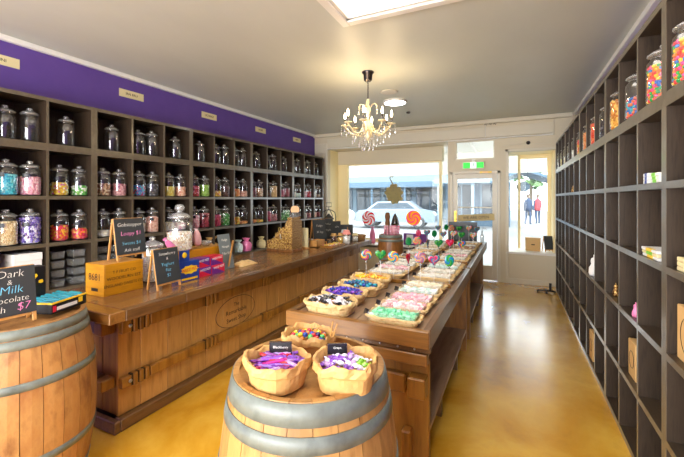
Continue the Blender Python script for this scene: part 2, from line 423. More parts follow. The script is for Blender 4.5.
c = MB(); c.box(XL, YB-.1, 0, XR, YB, .25); c.box(XL, YB-.1, 2.65, XR, YB, CZ); c.box(XL, YB-.1, .25, -3.9, YB, 2.65); c.box(.56, YB-.1, .25, XR, YB, 2.65)
struct(c.build('wall_back', M['beige']))
c = MB()
for x_ in (-3.9, -2.44, -.96, .52): c.box(x_, YB-.07, .25, x_+.04, YB-.03, 2.65)
struct(c.build('fill_opening_bars', M['white']))  # bars of an unseen opening, added behind the camera for the fill light
def cornice(name, x0, x1, y0, y1):
    c = MB(); c.box(x0, y0, CZ-.055, x1, y1, CZ-.002, .006); return struct(c.build(name, M['white']))
cornice('trim_1', XL, XL+.05, YB, 7.55)
cornice('trim_2', XR-.05, XR, YB, 7.55)
# front wall, in pieces round its openings
w = MB(); F0, F1 = YF, YF+.12
W = lambda x0, x1, z0, z1: w.box(x0, F0, z0, x1, F1, z1)
W(XL-.1, XR+.1, 2.77, CZ); W(XL-.1, -3.98, 0, 2.77); W(-3.98, -1.22, 0, .56); W(-1.22, -1.17, 0, 2.77)
W(-.24, -.14, 0, 2.77); W(-1.17, -1.08, 2.15, 2.77); W(-.33, -.24, 2.15, 2.77); W(-1.08, -.33, 2.15, 2.38)
W(-.14, XR+.1, 0, .56); W(-.14, XR+.1, 2.5, 2.77); W(.68, XR+.1, .56, 2.5)
struct(w.build('wall_front', M['beige']))
# front wall's boards and trims
t = MB()
t.box(XL, 7.52, 3.06, .94, 7.6, 3.138, .01)
t.box(-3.98, 7.56, 2.80, .64, 7.6, 3.00, .005)
t.box(.64, 7.555, 2.76, .66, 7.6, 3.05, .003)
struct(t.build('trim_3', M['beige2']))
t = MB(); t.box(-3.98, 7.545, 2.765, .64, 7.6, 2.785, .004)
struct(t.build('trim_4', M['white']))
t = MB()
for i in range(12): t.box(XL+.01, 7.585, .1+i*.235, -4.0, 7.6, .33+i*.235, .004)
t.box(-4.03, 7.57, 0, -3.98, 7.6, 2.77, .004)
t.box(-.14, 7.58, 0, -.09, 7.6, 2.55, .005); t.box(-.14, 7.58, 2.5, .68, 7.6, 2.55, .005)
t.box(-.14, 7.575, 0, .7, 7.6, .10, .005); t.box(-.20, 7.585, 2.62, .62, 7.6, 2.63, .002)
struct(t.build('trim_5', M['beige2']))

# display window bay
w1 = thing('window_1', 'wide shop display window with splayed side pane', 'window'); struct(w1)
c = MB()
c.box(-4.04, F1, .5, -3.98, 8.25, 2.85)
c.box(-3.98, 8.16, .5, -3.74, 8.25, 2.77)
c.build('side_reveal', M['cream'], w1)
c = MB(); c.box(-3.98, F0, .52, -1.22, 8.3, .58); c.build('window_seat', M['white'], w1)
c = MB(); c.box(-3.98, F1, 2.77, -1.22, 8.3, 2.83); c.box(-3.98, 8.14, 2.45, -1.40, 8.24, 2.77, .005); c.build('window_header', M['beige'], w1)
c = MB(); c.box(-3.76, 8.17, .58, -3.71, 8.23, 2.46, .004); c.box(-3.76, 8.17, .58, -1.42, 8.23, .66, .004); c.box(-1.50, 8.16, .58, -1.44, 8.24, 2.46, .004)
c.box(-3.76, 8.17, 2.42, -1.44, 8.23, 2.46, .004)
c.build('window_frame', M['cream'], w1)
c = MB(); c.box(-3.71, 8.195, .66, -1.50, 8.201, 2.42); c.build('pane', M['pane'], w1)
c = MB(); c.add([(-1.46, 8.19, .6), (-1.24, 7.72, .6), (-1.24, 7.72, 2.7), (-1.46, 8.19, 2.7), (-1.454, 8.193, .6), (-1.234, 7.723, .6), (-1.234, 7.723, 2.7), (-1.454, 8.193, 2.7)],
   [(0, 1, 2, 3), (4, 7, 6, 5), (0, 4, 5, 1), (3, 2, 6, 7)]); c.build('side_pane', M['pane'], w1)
# right-hand window box
w2 = thing('window_2', 'tall side window box with kraft cartons on its white sill', 'window'); struct(w2)
c = MB(); c.box(-.14, F0-.02, .56, .70, 8.36, .6, .004); c.build('window_sill', M['white'], w2)
c = MB(); c.box(.66, F1, .56, .72, 8.36, 2.6); c.build('side_reveal', M['cream'], w2)
c = MB(); c.box(-.14, F1, 2.5, .68, 8.36, 2.56); c.build('window_header', M['cream'], w2)
c = MB(); c.box(.07, 8.26, .6, .12, 8.33, 2.5, .004); c.box(.12, 8.27, 2.42, .66, 8.33, 2.5, .004); c.box(.60, 8.26, .6, .66, 8.33, 2.5, .004)
c.build('window_frame', M['cream'], w2)
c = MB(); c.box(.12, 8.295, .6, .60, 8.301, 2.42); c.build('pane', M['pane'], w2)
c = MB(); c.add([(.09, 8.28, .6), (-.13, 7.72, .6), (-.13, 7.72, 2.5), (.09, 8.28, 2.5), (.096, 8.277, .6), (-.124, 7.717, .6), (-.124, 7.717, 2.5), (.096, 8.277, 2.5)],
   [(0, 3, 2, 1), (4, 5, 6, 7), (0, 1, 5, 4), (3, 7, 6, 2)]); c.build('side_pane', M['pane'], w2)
# transom
w3 = thing('window_3', 'small fixed transom window above the shop door', 'window'); struct(w3)
c = MB(); c.box(-1.08, 7.63, 2.38, -.33, 7.68, 2.41); c.box(-1.08, 7.63, 2.74, -.33, 7.68, 2.77); c.box(-1.08, 7.63, 2.41, -1.05, 7.68, 2.74); c.box(-.36, 7.63, 2.41, -.33, 7.68, 2.74)
c.build('window_frame', M['beige2'], w3)
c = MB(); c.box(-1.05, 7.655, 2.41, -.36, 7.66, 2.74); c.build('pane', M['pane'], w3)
# door
d1 = thing('door_1', 'half glazed beige shop door with brass lock and wooden sign', 'door', (0, 0, 0)); struct(d1)
c = MB(); c.box(-1.17, 7.58, 0, -1.12, 7.7, 2.15, .004); c.box(-.29, 7.58, 0, -.24, 7.7, 2.15, .004); c.box(-1.17, 7.58, 2.10, -.24, 7.7, 2.15, .004)
c.build('door_frame', M['beige2'], d1)
c = MB(); c.box(-1.115, 7.60, .02, -1.03, 7.65, 2.10, .004); c.box(-.38, 7.60, .02, -.295, 7.65, 2.10, .004); c.box(-1.03, 7.60, 2.0, -.38, 7.65, 2.10, .004)
c.box(-1.03, 7.60, .02, -.38, 7.65, .30, .004); c.box(-1.03, 7.61, 1.42, -.38, 7.64, 1.445, .003)
leafd = c.build('door_leaf', M['beige2'], d1)
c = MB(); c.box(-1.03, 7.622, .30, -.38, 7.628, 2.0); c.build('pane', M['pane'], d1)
c = MB(); c.box(-1.095, 7.585, 1.14, -1.045, 7.60, 1.36, .004); c.tube([(-1.07, 7.60, 1.20), (-1.07, 7.54, 1.20), (-1.00, 7.54, 1.20)], .009, 8)
c.lathe([(0, 0), (.016, 0), (.016, .012), (0, .012)], 12, T=Matrix.Translation((-1.07, 7.588, 1.30)) @ Matrix.Rotation(PI/2, 4, 'X'))
c.build('door_handle', M['goldm'], d1)

# ------------------------------------------------------------------ street outside
c = MB(); c.box(-30, 7.72, -.15, 30, 11.5, -.02); struct(c.build('pavement', M['path']))
c = MB(); c.add([(-60, 11.5, -.1), (60, 11.5, -.1), (60, 44, .35), (-60, 44, .35), (-60, 11.5, -.4), (60, 11.5, -.4), (60, 44, -.2), (-60, 44, -.2)],
  [(0, 1, 2, 3), (4, 7, 6, 5), (0, 4, 5, 1), (3, 2, 6, 7), (0, 3, 7, 4), (1, 5, 6, 2)]); struct(c.build('road', M['tarmac']))
vr = thing('verandah', 'cream street verandah with deep fascia over the shop pavement', 'verandah')
c = MB(); c.box(-12, 7.9, 2.95, 10, 11.0, 3.02)
for i in range(22): c.box(-12+i, 8.3, 2.90, -11.94+i, 11, 2.95)
c.build('soffit', M['white'], vr)
c = MB(); c.box(-12, 11.0, 2.32, 10, 11.08, 3.2, .01); c.build('fascia', M['white'], vr)
for x in (-6.5, 2.6):
    c = MB(); c.box(x-.06, 10.9, -.02, x+.06, 11.02, 2.95, .01); c.build('post', M['white'], vr)
# shop across the street
def far_shop(x0, x1, y, h, label, wall, trimm, nwin):
    b = thing('street_shop', label, 'building')
    c = MB(); c.box(x0, y, 0, x1, y+6, h); c.build('wall', wall, b)
    c = MB(); c.box(x0-.2, y-2.6, 2.62, x1+.2, y, 2.72); c.box(x0-.2, y-2.62, 2.42, x1+.2, y-2.55, 2.8); c.build('awning', trimm, b)
    c = MB(); c.prism([(x0-.2, h), (x1+.2, h), ((x0+x1)/2, h+1.6)], 0, 6.4, T=Matrix.Translation((0, y+6.2, 0)) @ Matrix.Rotation(PI/2, 4, 'X')); c.build('roof', trimm, b)
    n = nwin; dx = (x1-x0)/n
    for i in range(n):
        fr = MB(); a0, a1 = x0+i*dx+.25, x0+(i+1)*dx-.25
        fr.box(a0-.08, y-.06, .6, a0, y, 2.5); fr.box(a1, y-.06, .6, a1+.08, y, 2.5); fr.box(a0, y-.06, 2.42, a1, y, 2.5); fr.box(a0, y-.06, .6, a1, y, .7)
        fr.box((a0+a1)/2-.03, y-.05, .7, (a0+a1)/2+.03, y, 2.42)
        f = fr.build('window', trimm, b); MB().box(a0, y-.03, .7, a1, y-.005, 2.42).build('pane', M['darkglass'], f)
        MB().box(x0+i*dx-.07, y-2.5, .1, x0+i*dx+.07, y-2.38, 2.62).build('post', trimm, b)
    return b
far_shop(-19, -4.4, 27, 3.6, 'pale blue shop with verandah posts across the street, behind parked car', M['palewall'], M['bluegrey'], 6)
far_shop(-3.6, -.2, 22, 3.2, 'pale shop front with blue grey awning seen through the shop door', M['bluegrey'], M['palewall'], 2)
# gabled shelter seen through the side window
g = thing('gabled_shelter', 'open gabled timber shelter seen through the side window', 'shelter')
for x in (-.65, 1.35):
    for y in (15.6, 18): MB().box(x-.05, y-.05, .0, x+.05, y+.05, 2.28).build('post', M['bluegrey'], g)
c = MB()
for sgn in (-1, 1):
    c.add([(.35, 15.2, 2.66), (.35, 18.4, 2.66), (.35+sgn*1.2, 18.4, 2.2), (.35+sgn*1.2, 15.2, 2.2), (.35, 15.2, 2.76), (.35, 18.4, 2.76), (.35+sgn*1.2, 18.4, 2.3), (.35+sgn*1.2, 15.2, 2.3)],
      [(0, 1, 2, 3), (4, 7, 6, 5), (0, 3, 7, 4), (1, 5, 6, 2), (2, 6, 7, 3)])
c.build('roof', M['bluegrey'], g)
# hanging oval sign outside
g = thing('hanging_oval_sign', 'blue grey oval sign hanging outside the side window', 'sign', (.20, 9.9, 1.90))
MB().lathe([(0, -.02), (.15, -.02), (.15, .02), (0, .02)], 28, T=Matrix.Rotation(PI/2, 4, 'X'), sy=.85).build('board', M['bluegrey'], g)
MB().tube([(-.1, 0, .14), (-.1, 0, 1.0)], .005, 6).build('hanger', M['wire'], g); MB().tube([(.1, 0, .14), (.1, 0, 1.0)], .005, 6).build('hanger', M['wire'], g)
# car
def car(x, y, z, rz, label, paint):
    t_ = thing('car', label, 'car', (x, y, z), rz)
    prof = [(-2.1, .35), (-2.15, .75), (-1.95, .95), (-1.5, 1.0), (-.95, 1.42), (.75, 1.45), (1.35, 1.02), (2.0, .9), (2.15, .7), (2.12, .35)]
    c = MB(); n = len(prof)
    def ring(yy, k): return [(px, yy*(1 if pz < 1.05 else .82), pz) for px, pz in prof]
    A = ring(-.85, 0); B = ring(.85, 0)
    c.add(A+B, [tuple(range(n)), tuple(range(2*n-1, n-1, -1))]+[(i, n+i, n+(i+1) % n, (i+1) % n) for i in range(n)], smooth=False)
    c.build('body', paint, t_)
    for sgn in (-1, 1):
        c = MB(); c.add([(-1.3, sgn*.84, 1.03), (1.15, sgn*.84, 1.05), (.68, sgn*.735, 1.38), (-.9, sgn*.735, 1.36)], [(0, 1, 2, 3) if sgn < 0 else (3, 2, 1, 0)]); c.build('window', M['darkglass'], t_)
    for px in (-1.35, 1.3):
        for sgn in (-1, 1):
            c = MB(); T = Matrix.Translation((px, sgn*.8, .33)) @ Matrix.Rotation(PI/2, 4, 'X')
            c.lathe([(0, -.1), (.2, -.11), (.31, -.1), (.33, -.06), (.33, .06), (.31, .1), (.2, .11), (0, .1)], 20, T=T)
            wh = c.build('wheel', M['tyre'], t_)
            MB().lathe([(0, -.115), (.18, -.115), (.2, -.1), (.2, .1), (.18, .115), (0, .115)], 16, T=T).build('hubcap', M['steel'], wh)
    return t_
car(-5.9, 19.5, .03, .12, 'silver car parked in the street behind the display window', M['carp'])
car(-10.5, 18.5, .03, 0, 'white car parked at the left end of the street view', M['whitep'])
# trees
def tree(x, y, h, label, seed):
    rr = random.Random(seed); t_ = thing('tree', label, 'tree', (x, y, 0), 0, None)
    MB().tube([(0, 0, 0), (.1, .05, h*.4), (0, 0, h*.75)], [.18, .13, .06], 8).build('trunk', M['bark'], t_)
    c = MB()
    for i in range(170):
        a = rr.uniform(0, 2*PI); ph = rr.uniform(-1, 1); rad = (rr.random()**.4)*h*.30
        p = (rad*math.cos(a)*math.sqrt(1-ph*ph), rad*math.sin(a)*math.sqrt(1-ph*ph), h*.68+rad*ph)
        c.ball(p, rr.uniform(.12, .26)*h/5, 5, 3, smooth=False, sc=(1, 1, .7))
    c.build('foliage', M['leaf'], t_)
tree(1.2, 34, 6.5, 'green leafy tree across the road behind the shelter', 1)
tree(-23.5, 24, 7, 'green leafy tree far across the street beyond the white car', 2)
tree(7, 30, 6, 'green tree at the far right of the side window view', 3)
# person in the street
def person(x, y, z, label, top, rz):
    t_ = thing('person', label, 'person', (x, y, z), rz)
    me = bpy.data.meshes.new('body')
    V = [(0, 0, .95), (0, 0, 1.15), (0, 0, 1.4), (0, 0, 1.5), (0, .02, 1.62), (0, .01, 1.74),
         (.18, 0, 1.40), (.23, .02, 1.12), (.22, .12, .92), (.22, .14, .84), (-.18, 0, 1.40), (-.24, -.02, 1.12), (-.24, -.02, .86), (-.24, 0, .78),
         (.10, 0, .88), (.11, .06, .48), (.11, .02, .08), (.11, .14, .04), (-.10, 0, .88), (-.11, -.02, .48), (-.11, -.12, .08), (-.11, 0, .04)]
    E_ = [(0, 1), (1, 2), (2, 3), (3, 4), (4, 5), (2, 6), (6, 7), (7, 8), (8, 9), (2, 10), (10, 11), (11, 12), (12, 13), (0, 14), (14, 15), (15, 16), (16, 17), (0, 18), (18, 19), (19, 20), (20, 21)]
    Rr = [.15, .14, .15, .06, .09, .08, .075, .055, .045, .04, .075, .055, .045, .04, .10, .075, .05, .045, .10, .075, .05, .045]
    me.from_pydata(V, E_, []); o = bpy.data.objects.new('body', me); COL.objects.link(o); o.parent = t_
    md = o.modifiers.new('skin', 'SKIN'); 
    for i, sv in enumerate(me.skin_vertices[0].data): sv.radius = (Rr[i], Rr[i]*.8)
    me.skin_vertices[0].data[0].use_root = True
    o.modifiers.new('sub', 'SUBSURF').levels = 1; o.modifiers['sub'].render_levels = 1
    me.materials.append(M['navy'])
    c = MB(); c.lathe([(.0, .80), (.20, .80), (.19, 1.0), (.20, 1.3), (.17, 1.45), (.07, 1.52), (0, 1.52)], 14, sy=.75); c.build('coat', top, t_)
    MB().ball((0, .02, 1.66), .10, 12, 8, sc=(.85, .95, 1.2)).build('head', M['skin'], t_)
    MB().ball((0, -.01, 1.70), .105, 12, 8, sc=(.9, .95, 1.05)).build('hair', M['bark'], t_)
    return t_
person(1.30, 25.0, .1, 'person in a red coat standing on the street beyond side window', M['redcloth'], .4)
person(.75, 24.0, .1, 'person in dark blue clothes standing left of the red coat', M['navy'], -.6)

#@@SHELVES
# ------------------------------------------------------------------ cube shelving
def case(x0, x1, y0, y1, z0, z1, rows, face, label, group, dirn):
    """one shelf unit, open towards the shop; rows = z of the shelf boards' tops between z0 and z1"""
    t_ = thing('cube_shelf_unit', label, 'shelf', (0, 0, 0), 0, group)
    L, Mh = M['lam'], M['lamh']
    back0, back1 = (x0, x0+.012) if dirn > 0 else (x1-.012, x1)
    f0, f1 = (x0+.012, x1) if dirn > 0 else (x0, x1-.012)
    obox('back_panel', L, back0, y0, z0, back1, y1, z1, t_)
    def slab(c, ya, za, yb, zb):      # board with edge banding towards the shop, partly paler to paint in light
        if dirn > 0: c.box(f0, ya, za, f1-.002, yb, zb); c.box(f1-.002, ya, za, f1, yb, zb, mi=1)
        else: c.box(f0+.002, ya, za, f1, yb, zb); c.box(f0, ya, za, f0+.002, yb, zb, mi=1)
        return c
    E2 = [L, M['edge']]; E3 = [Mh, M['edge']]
    slab(MB(), y0, z0, y0+.03, z1).build('side_panel', E2, t_); slab(MB(), y1-.03, z0, y1, z1).build('side_panel', E2, t_)
    slab(MB(), y0+.03, z1-.035, y1-.03, z1).build('top_board', E3, t_); slab(MB(), y0+.03, z0, y1-.03, z0+.035).build('bottom_board', E3, t_)
    for z in rows: slab(MB(), y0+.03, z-.034, y1-.03, z).build('shelf_board', E3, t_)
    zs = [z0+.035]+[z for z in sorted(rows)]; ze = [z-.034 for z in sorted(rows)]+[z1-.035]
    bw = (y1-y0)/3
    for k in (1, 2):
        c = MB()
        for a, b in zip(zs, ze): slab(c, y0+k*bw-.011, a, y0+k*bw+.011, b)
        c.build('divider', E2, t_)
    return t_
LX0, LX1 = XL+.004, -4.0
LROWS = [.28, .73, 1.18, 1.63]; LTOP = 2.095
LY = [1.06+1.27*k for k in range(-1, 6)]
for k in range(-1, 5):
    y0 = 1.06+1.27*k; y1 = y0+1.27-.001
    nm = ['behind the chalk sign barrel', 'behind the cloth-free counter end', 'behind the yellow crates', 'behind the cash register', 'behind the chalkboards', 'nearest the front window'][k+1]
    nm = ['out past the frame edge', 'at the left picture edge', 'second from the left', 'in the middle', 'second from the window', 'nearest the front window'][k+1]
    if k >= 0: case(LX0, LX1, y0, y1, .0, LTOP, LROWS, 1, 'tall dark wood cube shelf unit on left wall, ' + nm, None, 1)
    if k >= 0: case(LX0, LX1, y0, y1, LTOP, 2.565, [], 1, 'dark wood top box row of empty jars on left wall, ' + nm, None, 1)
RX0, RX1 = .66, XR-.004
RROWS = [.44, .86, 1.275, 1.685]
for k in range(-1, 4):
    y0 = 2.27+1.26*k; y1 = y0+1.26-.001
    nm = ['at the right picture edge', 'second from the right edge', 'third from the right edge', 'fourth from the right edge', 'beside the front window'][k+1]
    case(RX0, RX1, y0, y1, 0, 2.08, RROWS, -1, 'tall dark wood cube shelf unit on right wall, ' + nm, None, -1)
    case(RX0, RX1, y0, y1, 2.08, 2.585, [], -1, 'dark wood top box with sweet jars on right wall, ' + nm, None, -1)

#@@JARS
# ------------------------------------------------------------------ sweet jars
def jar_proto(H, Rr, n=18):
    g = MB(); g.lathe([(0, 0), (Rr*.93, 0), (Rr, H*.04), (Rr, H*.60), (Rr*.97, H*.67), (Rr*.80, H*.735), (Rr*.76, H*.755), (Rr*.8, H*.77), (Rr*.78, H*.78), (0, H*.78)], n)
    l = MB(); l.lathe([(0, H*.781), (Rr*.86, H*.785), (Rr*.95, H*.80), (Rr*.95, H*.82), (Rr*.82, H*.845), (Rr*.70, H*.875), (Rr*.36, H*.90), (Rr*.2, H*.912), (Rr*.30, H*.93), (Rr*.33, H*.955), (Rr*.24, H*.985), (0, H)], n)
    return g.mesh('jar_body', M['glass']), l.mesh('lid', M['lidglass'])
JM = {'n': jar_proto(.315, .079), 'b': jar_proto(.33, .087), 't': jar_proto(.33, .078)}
def fill_mesh(Rr, h, size, shape, seed):
    """packed sweets seen against the glass, heaped on top"""
    rr = random.Random(seed); c = MB()
    c.lathe([(0, .008), (Rr-size*1.2, .008), (Rr-size*1.2, h-size), (0, h-size*.6)], 12, smooth=False)
    dz = size*1.55; nz = max(1, int(h/dz)); nr = int(2*PI*(Rr-size)/(size*1.75))
    def lump(p):
        T = Matrix.Translation(p) @ Matrix.Rotation(rr.uniform(0, 6), 4, 'Z') @ Matrix.Rotation(rr.uniform(0, 6), 4, 'X')
        if shape == 'ball': c.ball((0, 0, 0), size, 6, 4, T=T)
        elif shape == 'cube': c.box(-size*.8, -size*.8, -size*.6, size*.8, size*.8, size*.6, size*.25, T=T)
        else: c.ball((0, 0, 0), size*.85, 6, 4, sc=(1, 1, 1.5), T=T)
    for i in range(nz):
        for k in range(nr):
            if rr.random() < .04: continue
            a = 2*PI*(k+.5*(i % 2))/nr+rr.uniform(-.06, .06); q = Rr-size*1.12-rr.uniform(0, .003)
            lump((q*math.cos(a), q*math.sin(a), .01+size+i*dz))
    q = Rr-size*2.4
    while q > 0:
        m_ = max(1, int(2*PI*q/(size*1.8)))
        for k in range(m_):
            a = 2*PI*k/m_+q*40; lump((q*math.cos(a), q*math.sin(a), h+rr.uniform(-.25, .35)*size))
        q -= size*1.8
    return c.mesh('candy_fill', CM['white'])
_fm = {}
def get_fill(kind, level, shape):
    H, Rr = {'n': (.315, .077), 'b': (.33, .085), 't': (.33, .076)}[kind]
    key = (kind, level, shape)
    if key not in _fm: _fm[key] = fill_mesh(Rr, H*.66*level, {'ball': .0095, 'cube': .0115, 'long': .0125}[shape], shape, hash(key) % 999 if False else sum(map(ord, kind+shape))+int(level*100))
    return _fm[key]
tagm = MB(); tagm.add([(.0805*math.cos(a), .0805*math.sin(a), z) for z in (.15, .185) for a in [-.28+.14*i for i in range(5)]]+[(.0795*math.cos(a), .0795*math.sin(a), z) for z in (.15, .185) for a in [-.28+.14*i for i in range(5)]],
   [(i, i+1, i+6, i+5) for i in range(4)]+[(10+i, 15+i, 16+i, 11+i) for i in range(4)]); tagm = tagm.mesh('label_sticker', M['blackp'])
def jar(x, y, z, label, colour=None, level=.6, shape='ball', kind='n', group=None, sticker=None, rot=0):
    t_ = thing('sweet_jar', label, 'jar', (x, y, z+.0015), rot, group)
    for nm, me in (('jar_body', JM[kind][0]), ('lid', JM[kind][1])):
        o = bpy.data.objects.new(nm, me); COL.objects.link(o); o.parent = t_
    if colour:
        o = bpy.data.objects.new('candy_fill', get_fill(kind, level, shape)); COL.objects.link(o); o.parent = t_
        slot(o, CM[colour]); o['kind'] = 'stuff'
    if sticker is not None:
        o = bpy.data.objects.new('label_sticker', tagm); COL.objects.link(o); o.parent = t_; o.rotation_euler = (0, 0, sticker)
        if kind == 'b': o.scale = (1.15, 1.15, 1.1)
    return t_
# bays counted from the left picture edge; each unit has three
# bay index -> start y: bay 0 spans 1.483..1.907
def bstart(b): return 1.06+(b+1)*1.27/3
BW = 1.27/3
TOPROW = {0: 2, 1: 1, 2: 1, 3: 2, 4: 1, 5: 1, 6: 2, 7: 2, 8: 1, 9: 2, 10: 1, 11: 2, 12: 2, 13: 1}
for b, n in TOPROW.items():
    for i in range(n):
        fr = (.62,)[0] if n == 1 else (.36, .80)[i]
        if b == 1: fr = .52
        y = bstart(b)+fr*BW
        if n == 1: lab = 'empty clear glass jar alone in the %s top bay from the left' % ORD[b]
        else: lab = 'empty clear glass jar, %s of two in the %s top bay from the left' % (('left one', 'right one')[i], ORD[b])
        jar(-4.13, y, LTOP+.035, lab, kind='t' if (b*3+i) % 3 else 'n')
MID = {  # middle candy row: (colour, level, shape)
 0: [('turquoise', .85, 'ball'), ('pale pink', .78, 'ball')], 1: [('yellow', .6, 'cube'), ('green and white', .48, 'cube')],
 2: [('brown and cream', .62, 'long'), ('dusky pink', .66, 'cube')], 3: [('blue and red', .6, 'cube'), ('black', .7, 'long')],
 4: [('lemon', .6, 'ball'), ('peach', .6, 'long')], 5: [('red', .7, 'ball'), ('lime green', .8, 'cube')],
 6: [('yellow', .4, 'cube'), ('dark brown', .8, 'long')], 7: [('orange', .6, 'ball'), ('shell pink', .45, 'long')],
 8: [('dark red', .75, 'cube'), ('brown and cream', .7, 'long')], 9: [('dark brown', .6, 'cube'), ('tan', .98, 'long')],
 10: [('crimson', .7, 'ball'), ('dark red', .8, 'cube')], 11: [('white', .5, 'ball'), ('pale aqua', .4, 'ball')],
 12: [('pale pink', .6, 'ball'), ('red', .6, 'ball')], 13: [('white', .6, 'long'), ('brown and cream', .3, 'cube')]}
LOW = {
 0: [('beige', .95, 'ball'), ('purple and white', 1.1, 'long')], 1: [('red and yellow', .72, 'cube'), ('red and yellow', .5, 'cube')],
 2: [('white', .30, 'ball'), ('pink and white', .45, 'cube')], 3: [('white', .55, 'cube'), ('shell pink', .9, 'long')],
 4: [('cream', .5, 'cube'), ('pink and white', .4, 'long')], 5: [('pale pink', .85, 'cube'), ('dark red', .95, 'long')],
 6: [('crimson', .8, 'cube'), ('green', .85, 'cube')], 7: [('yellow and orange', .55, 'cube'), ('orange', .2, 'cube')],
 8: [('orange', .25, 'ball'), ('yellow and orange', .22, 'cube')], 9: [('crimson', .85, 'ball'), ('dusky pink', .6, 'long')],
 10: [('green', .7, 'cube'), ('green', .9, 'ball')], 11: [('black', .4, 'long'), ('dark brown', .5, 'long')],
 12: [('white', .5, 'long'), ('dusky pink', .5, 'ball')], 13: [('peach', .5, 'long'), ('dark red', .5, 'ball')]}
for rowname, z, tab in (('middle', LROWS[3], MID), ('lower', LROWS[2], LOW)):
    for b, lst in tab.items():
        for i, (colr, lv, sh) in enumerate(lst):
            y = bstart(b)+(.36, .80)[i]*BW
            kind = 'b' if b == 0 else 'n'
            if b == 0: y = bstart(b)+(.36, .79)[i]*BW
            big = rowname == 'lower' and b == 0 and i == 1
            lab = 'jar of %s sweets, %s in %s bay of %s jar row' % (colr, ('left', 'right')[i], ORD[b], rowname)
            st = (-.75 if i == 0 else -.75) if b in (0, 1, 3) or (rowname == 'lower' and b == 5) else None
            jar(-4.115, y, z, lab, colr, lv, sh, kind, sticker=st, rot=0)
# right wall: one jar per bay of the top boxes
RJ = ['mixed bright', 'mixed bright', 'red and blue', 'amber', 'black', 'orange red', 'orange', 'red and yellow', 'white', 'black', 'beige', 'lemon', 'white']
for i, colr in enumerate(RJ):
    y0 = 2.27-.42+i*.42
    lab = 'glass jar of %s sweets in the %s top bay of the right wall' % (colr, ORD[i])
    if i == 0: lab = 'glass jar of red and yellow sweets cut off by the right edge'
    jar(.745, y0+(.255 if i else .315), 2.08+.035, lab, colr, [.95, .95, .6, 1.0, .5, .95, .9, .85, .5, .6, .5, .6, .5][i], ['cube', 'cube', 'cube', 'long', 'cube'][i % 5], 'b' if i < 4 else 'n')

#@@SHELFSTUFF
# ------------------------------------------------------------------ things on the right shelf
def flatbox(name, label, cat, mat, x0, y0, z0, sx, sy, sz, group=None, stripe=None, rz=0):
    t_ = thing(name, label, cat, (x0+sx/2, y0+sy/2, z0), rz, group)
    MB().box(-sx/2, -sy/2, 0, sx/2, sy/2, sz, .002).build('carton', mat, t_)
    if stripe: MB().box(-sx/2-.001, -sy*.18, -.0+.001, -sx/2+.02, sy*.18, sz+.001).build('printed_band', stripe, t_)
    return t_
pl = ['bottom', 'middle', 'top']
for i in range(3):
    flatbox('sweet_packet', 'white and green packet, %s of the stack on the upper right shelf' % pl[i], 'packet', M['whitep'], .67, 2.36+.01*i, 1.685+.018*i+.0005, .16, .15, .0165, 'white and green packets', M['greenp'])
    flatbox('sweet_packet', 'white and blue packet, %s of the stack beside the green packets' % pl[i], 'packet', M['whitep'], .67, 2.53, 1.685+.020*i+.0005, .15, .09, .0185, 'white and blue packets', M['bluep'])
for i in range(3):
    flatbox('chocolate_bar', 'white and yellow wrapped bar, %s of the pile on middle right shelf' % pl[i], 'chocolate bar', (M['whitep'], M['tag'], M['whitep'])[i], .675, 2.40+.012*i, 1.275+.017*i+.0005, .15, .25, .015, 'bars on the right shelf', (M['yelp'], M['greenp'], M['yelp'])[i])
for i in range(3):
    flatbox('book', 'cream paper pad, %s of the pile at the right picture edge' % pl[i], 'pad', M['tag'], .675, 1.90, 1.275+.021*i+.0005, .2, .26, .019, 'cream pads')
def carton(label, x, y, z, sx, sy, sz, rz=0, ink='oval'):
    t_ = thing('cardboard_carton', label, 'box', (x, y, z+.001), rz)
    MB().box(-sx/2, -sy/2, 0, sx/2, sy/2, sz, .003).build('carton_body', M['kraftbox'], t_)
    c = MB(); R0 = min(sy, sz)*.33
    c.tube([(-sx/2-.001, R0*math.cos(a), sz*.5+R0*1.1*math.sin(a)) for a in [2*PI*k/20 for k in range(20)]], .0016, 4, closed=True)
    c.build('printed_oval', M['ink'], t_)
    MB().box(-.02, -sy/2-.0008, sz*.0+.002, .02, sy/2+.0008, sz+.0012).build('tape', M['tag'], t_)
    return t_
carton('kraft carton with printed oval on the right shelf at picture edge', .80, 2.085, .86, .22, .24, .25)
carton('kraft carton with printed mark standing in the low right bay', .775, 2.93, .44, .17, .15, .235)
carton('slim kraft carton standing in the bottom far bay of right shelf', .76, 4.25, .035, .16, .16, .27)
def figure(label, x, y, z, h, mat):
    t_ = thing('chocolate_figure', label, 'chocolate figure', (x, y, z+.001))
    MB().lathe([(0, 0), (h*.2, 0), (h*.24, h*.12), (h*.22, h*.38), (h*.13, h*.55), (h*.15, h*.68), (h*.13, h*.82), (h*.04, h*.88), (0, h*.88)], 12).build('body', mat, t_)
    for s_ in (-1, 1): MB().ball((0, s_*h*.07, h*.92), h*.045, 8, 6, sc=(.6, 1, 2)).build('ear', mat, t_)
    return t_
figure('small brown rabbit figure in the third right bay', .70, 3.38, .86, .10, M['brass'])
figure('pink wrapped rabbit figure leaning in the low right bay', .69, 2.84, .86, .09, M['pinkp'])
figure('tall white wrapped figure in a middle bay of right shelf', .70, 4.20, .86, .2, M['whitep'])
figure('cream rabbit figure on the upper shelf, fifth right bay', .70, 3.98, 1.685, .12, M['tag'])
figure('brown and cream figure on the upper shelf, sixth right bay', .70, 4.45, 1.685, .09, M['brass'])
figure('small brown figure on the upper shelf, far right wall', .70, 5.6, 1.685, .09, M['brass'])

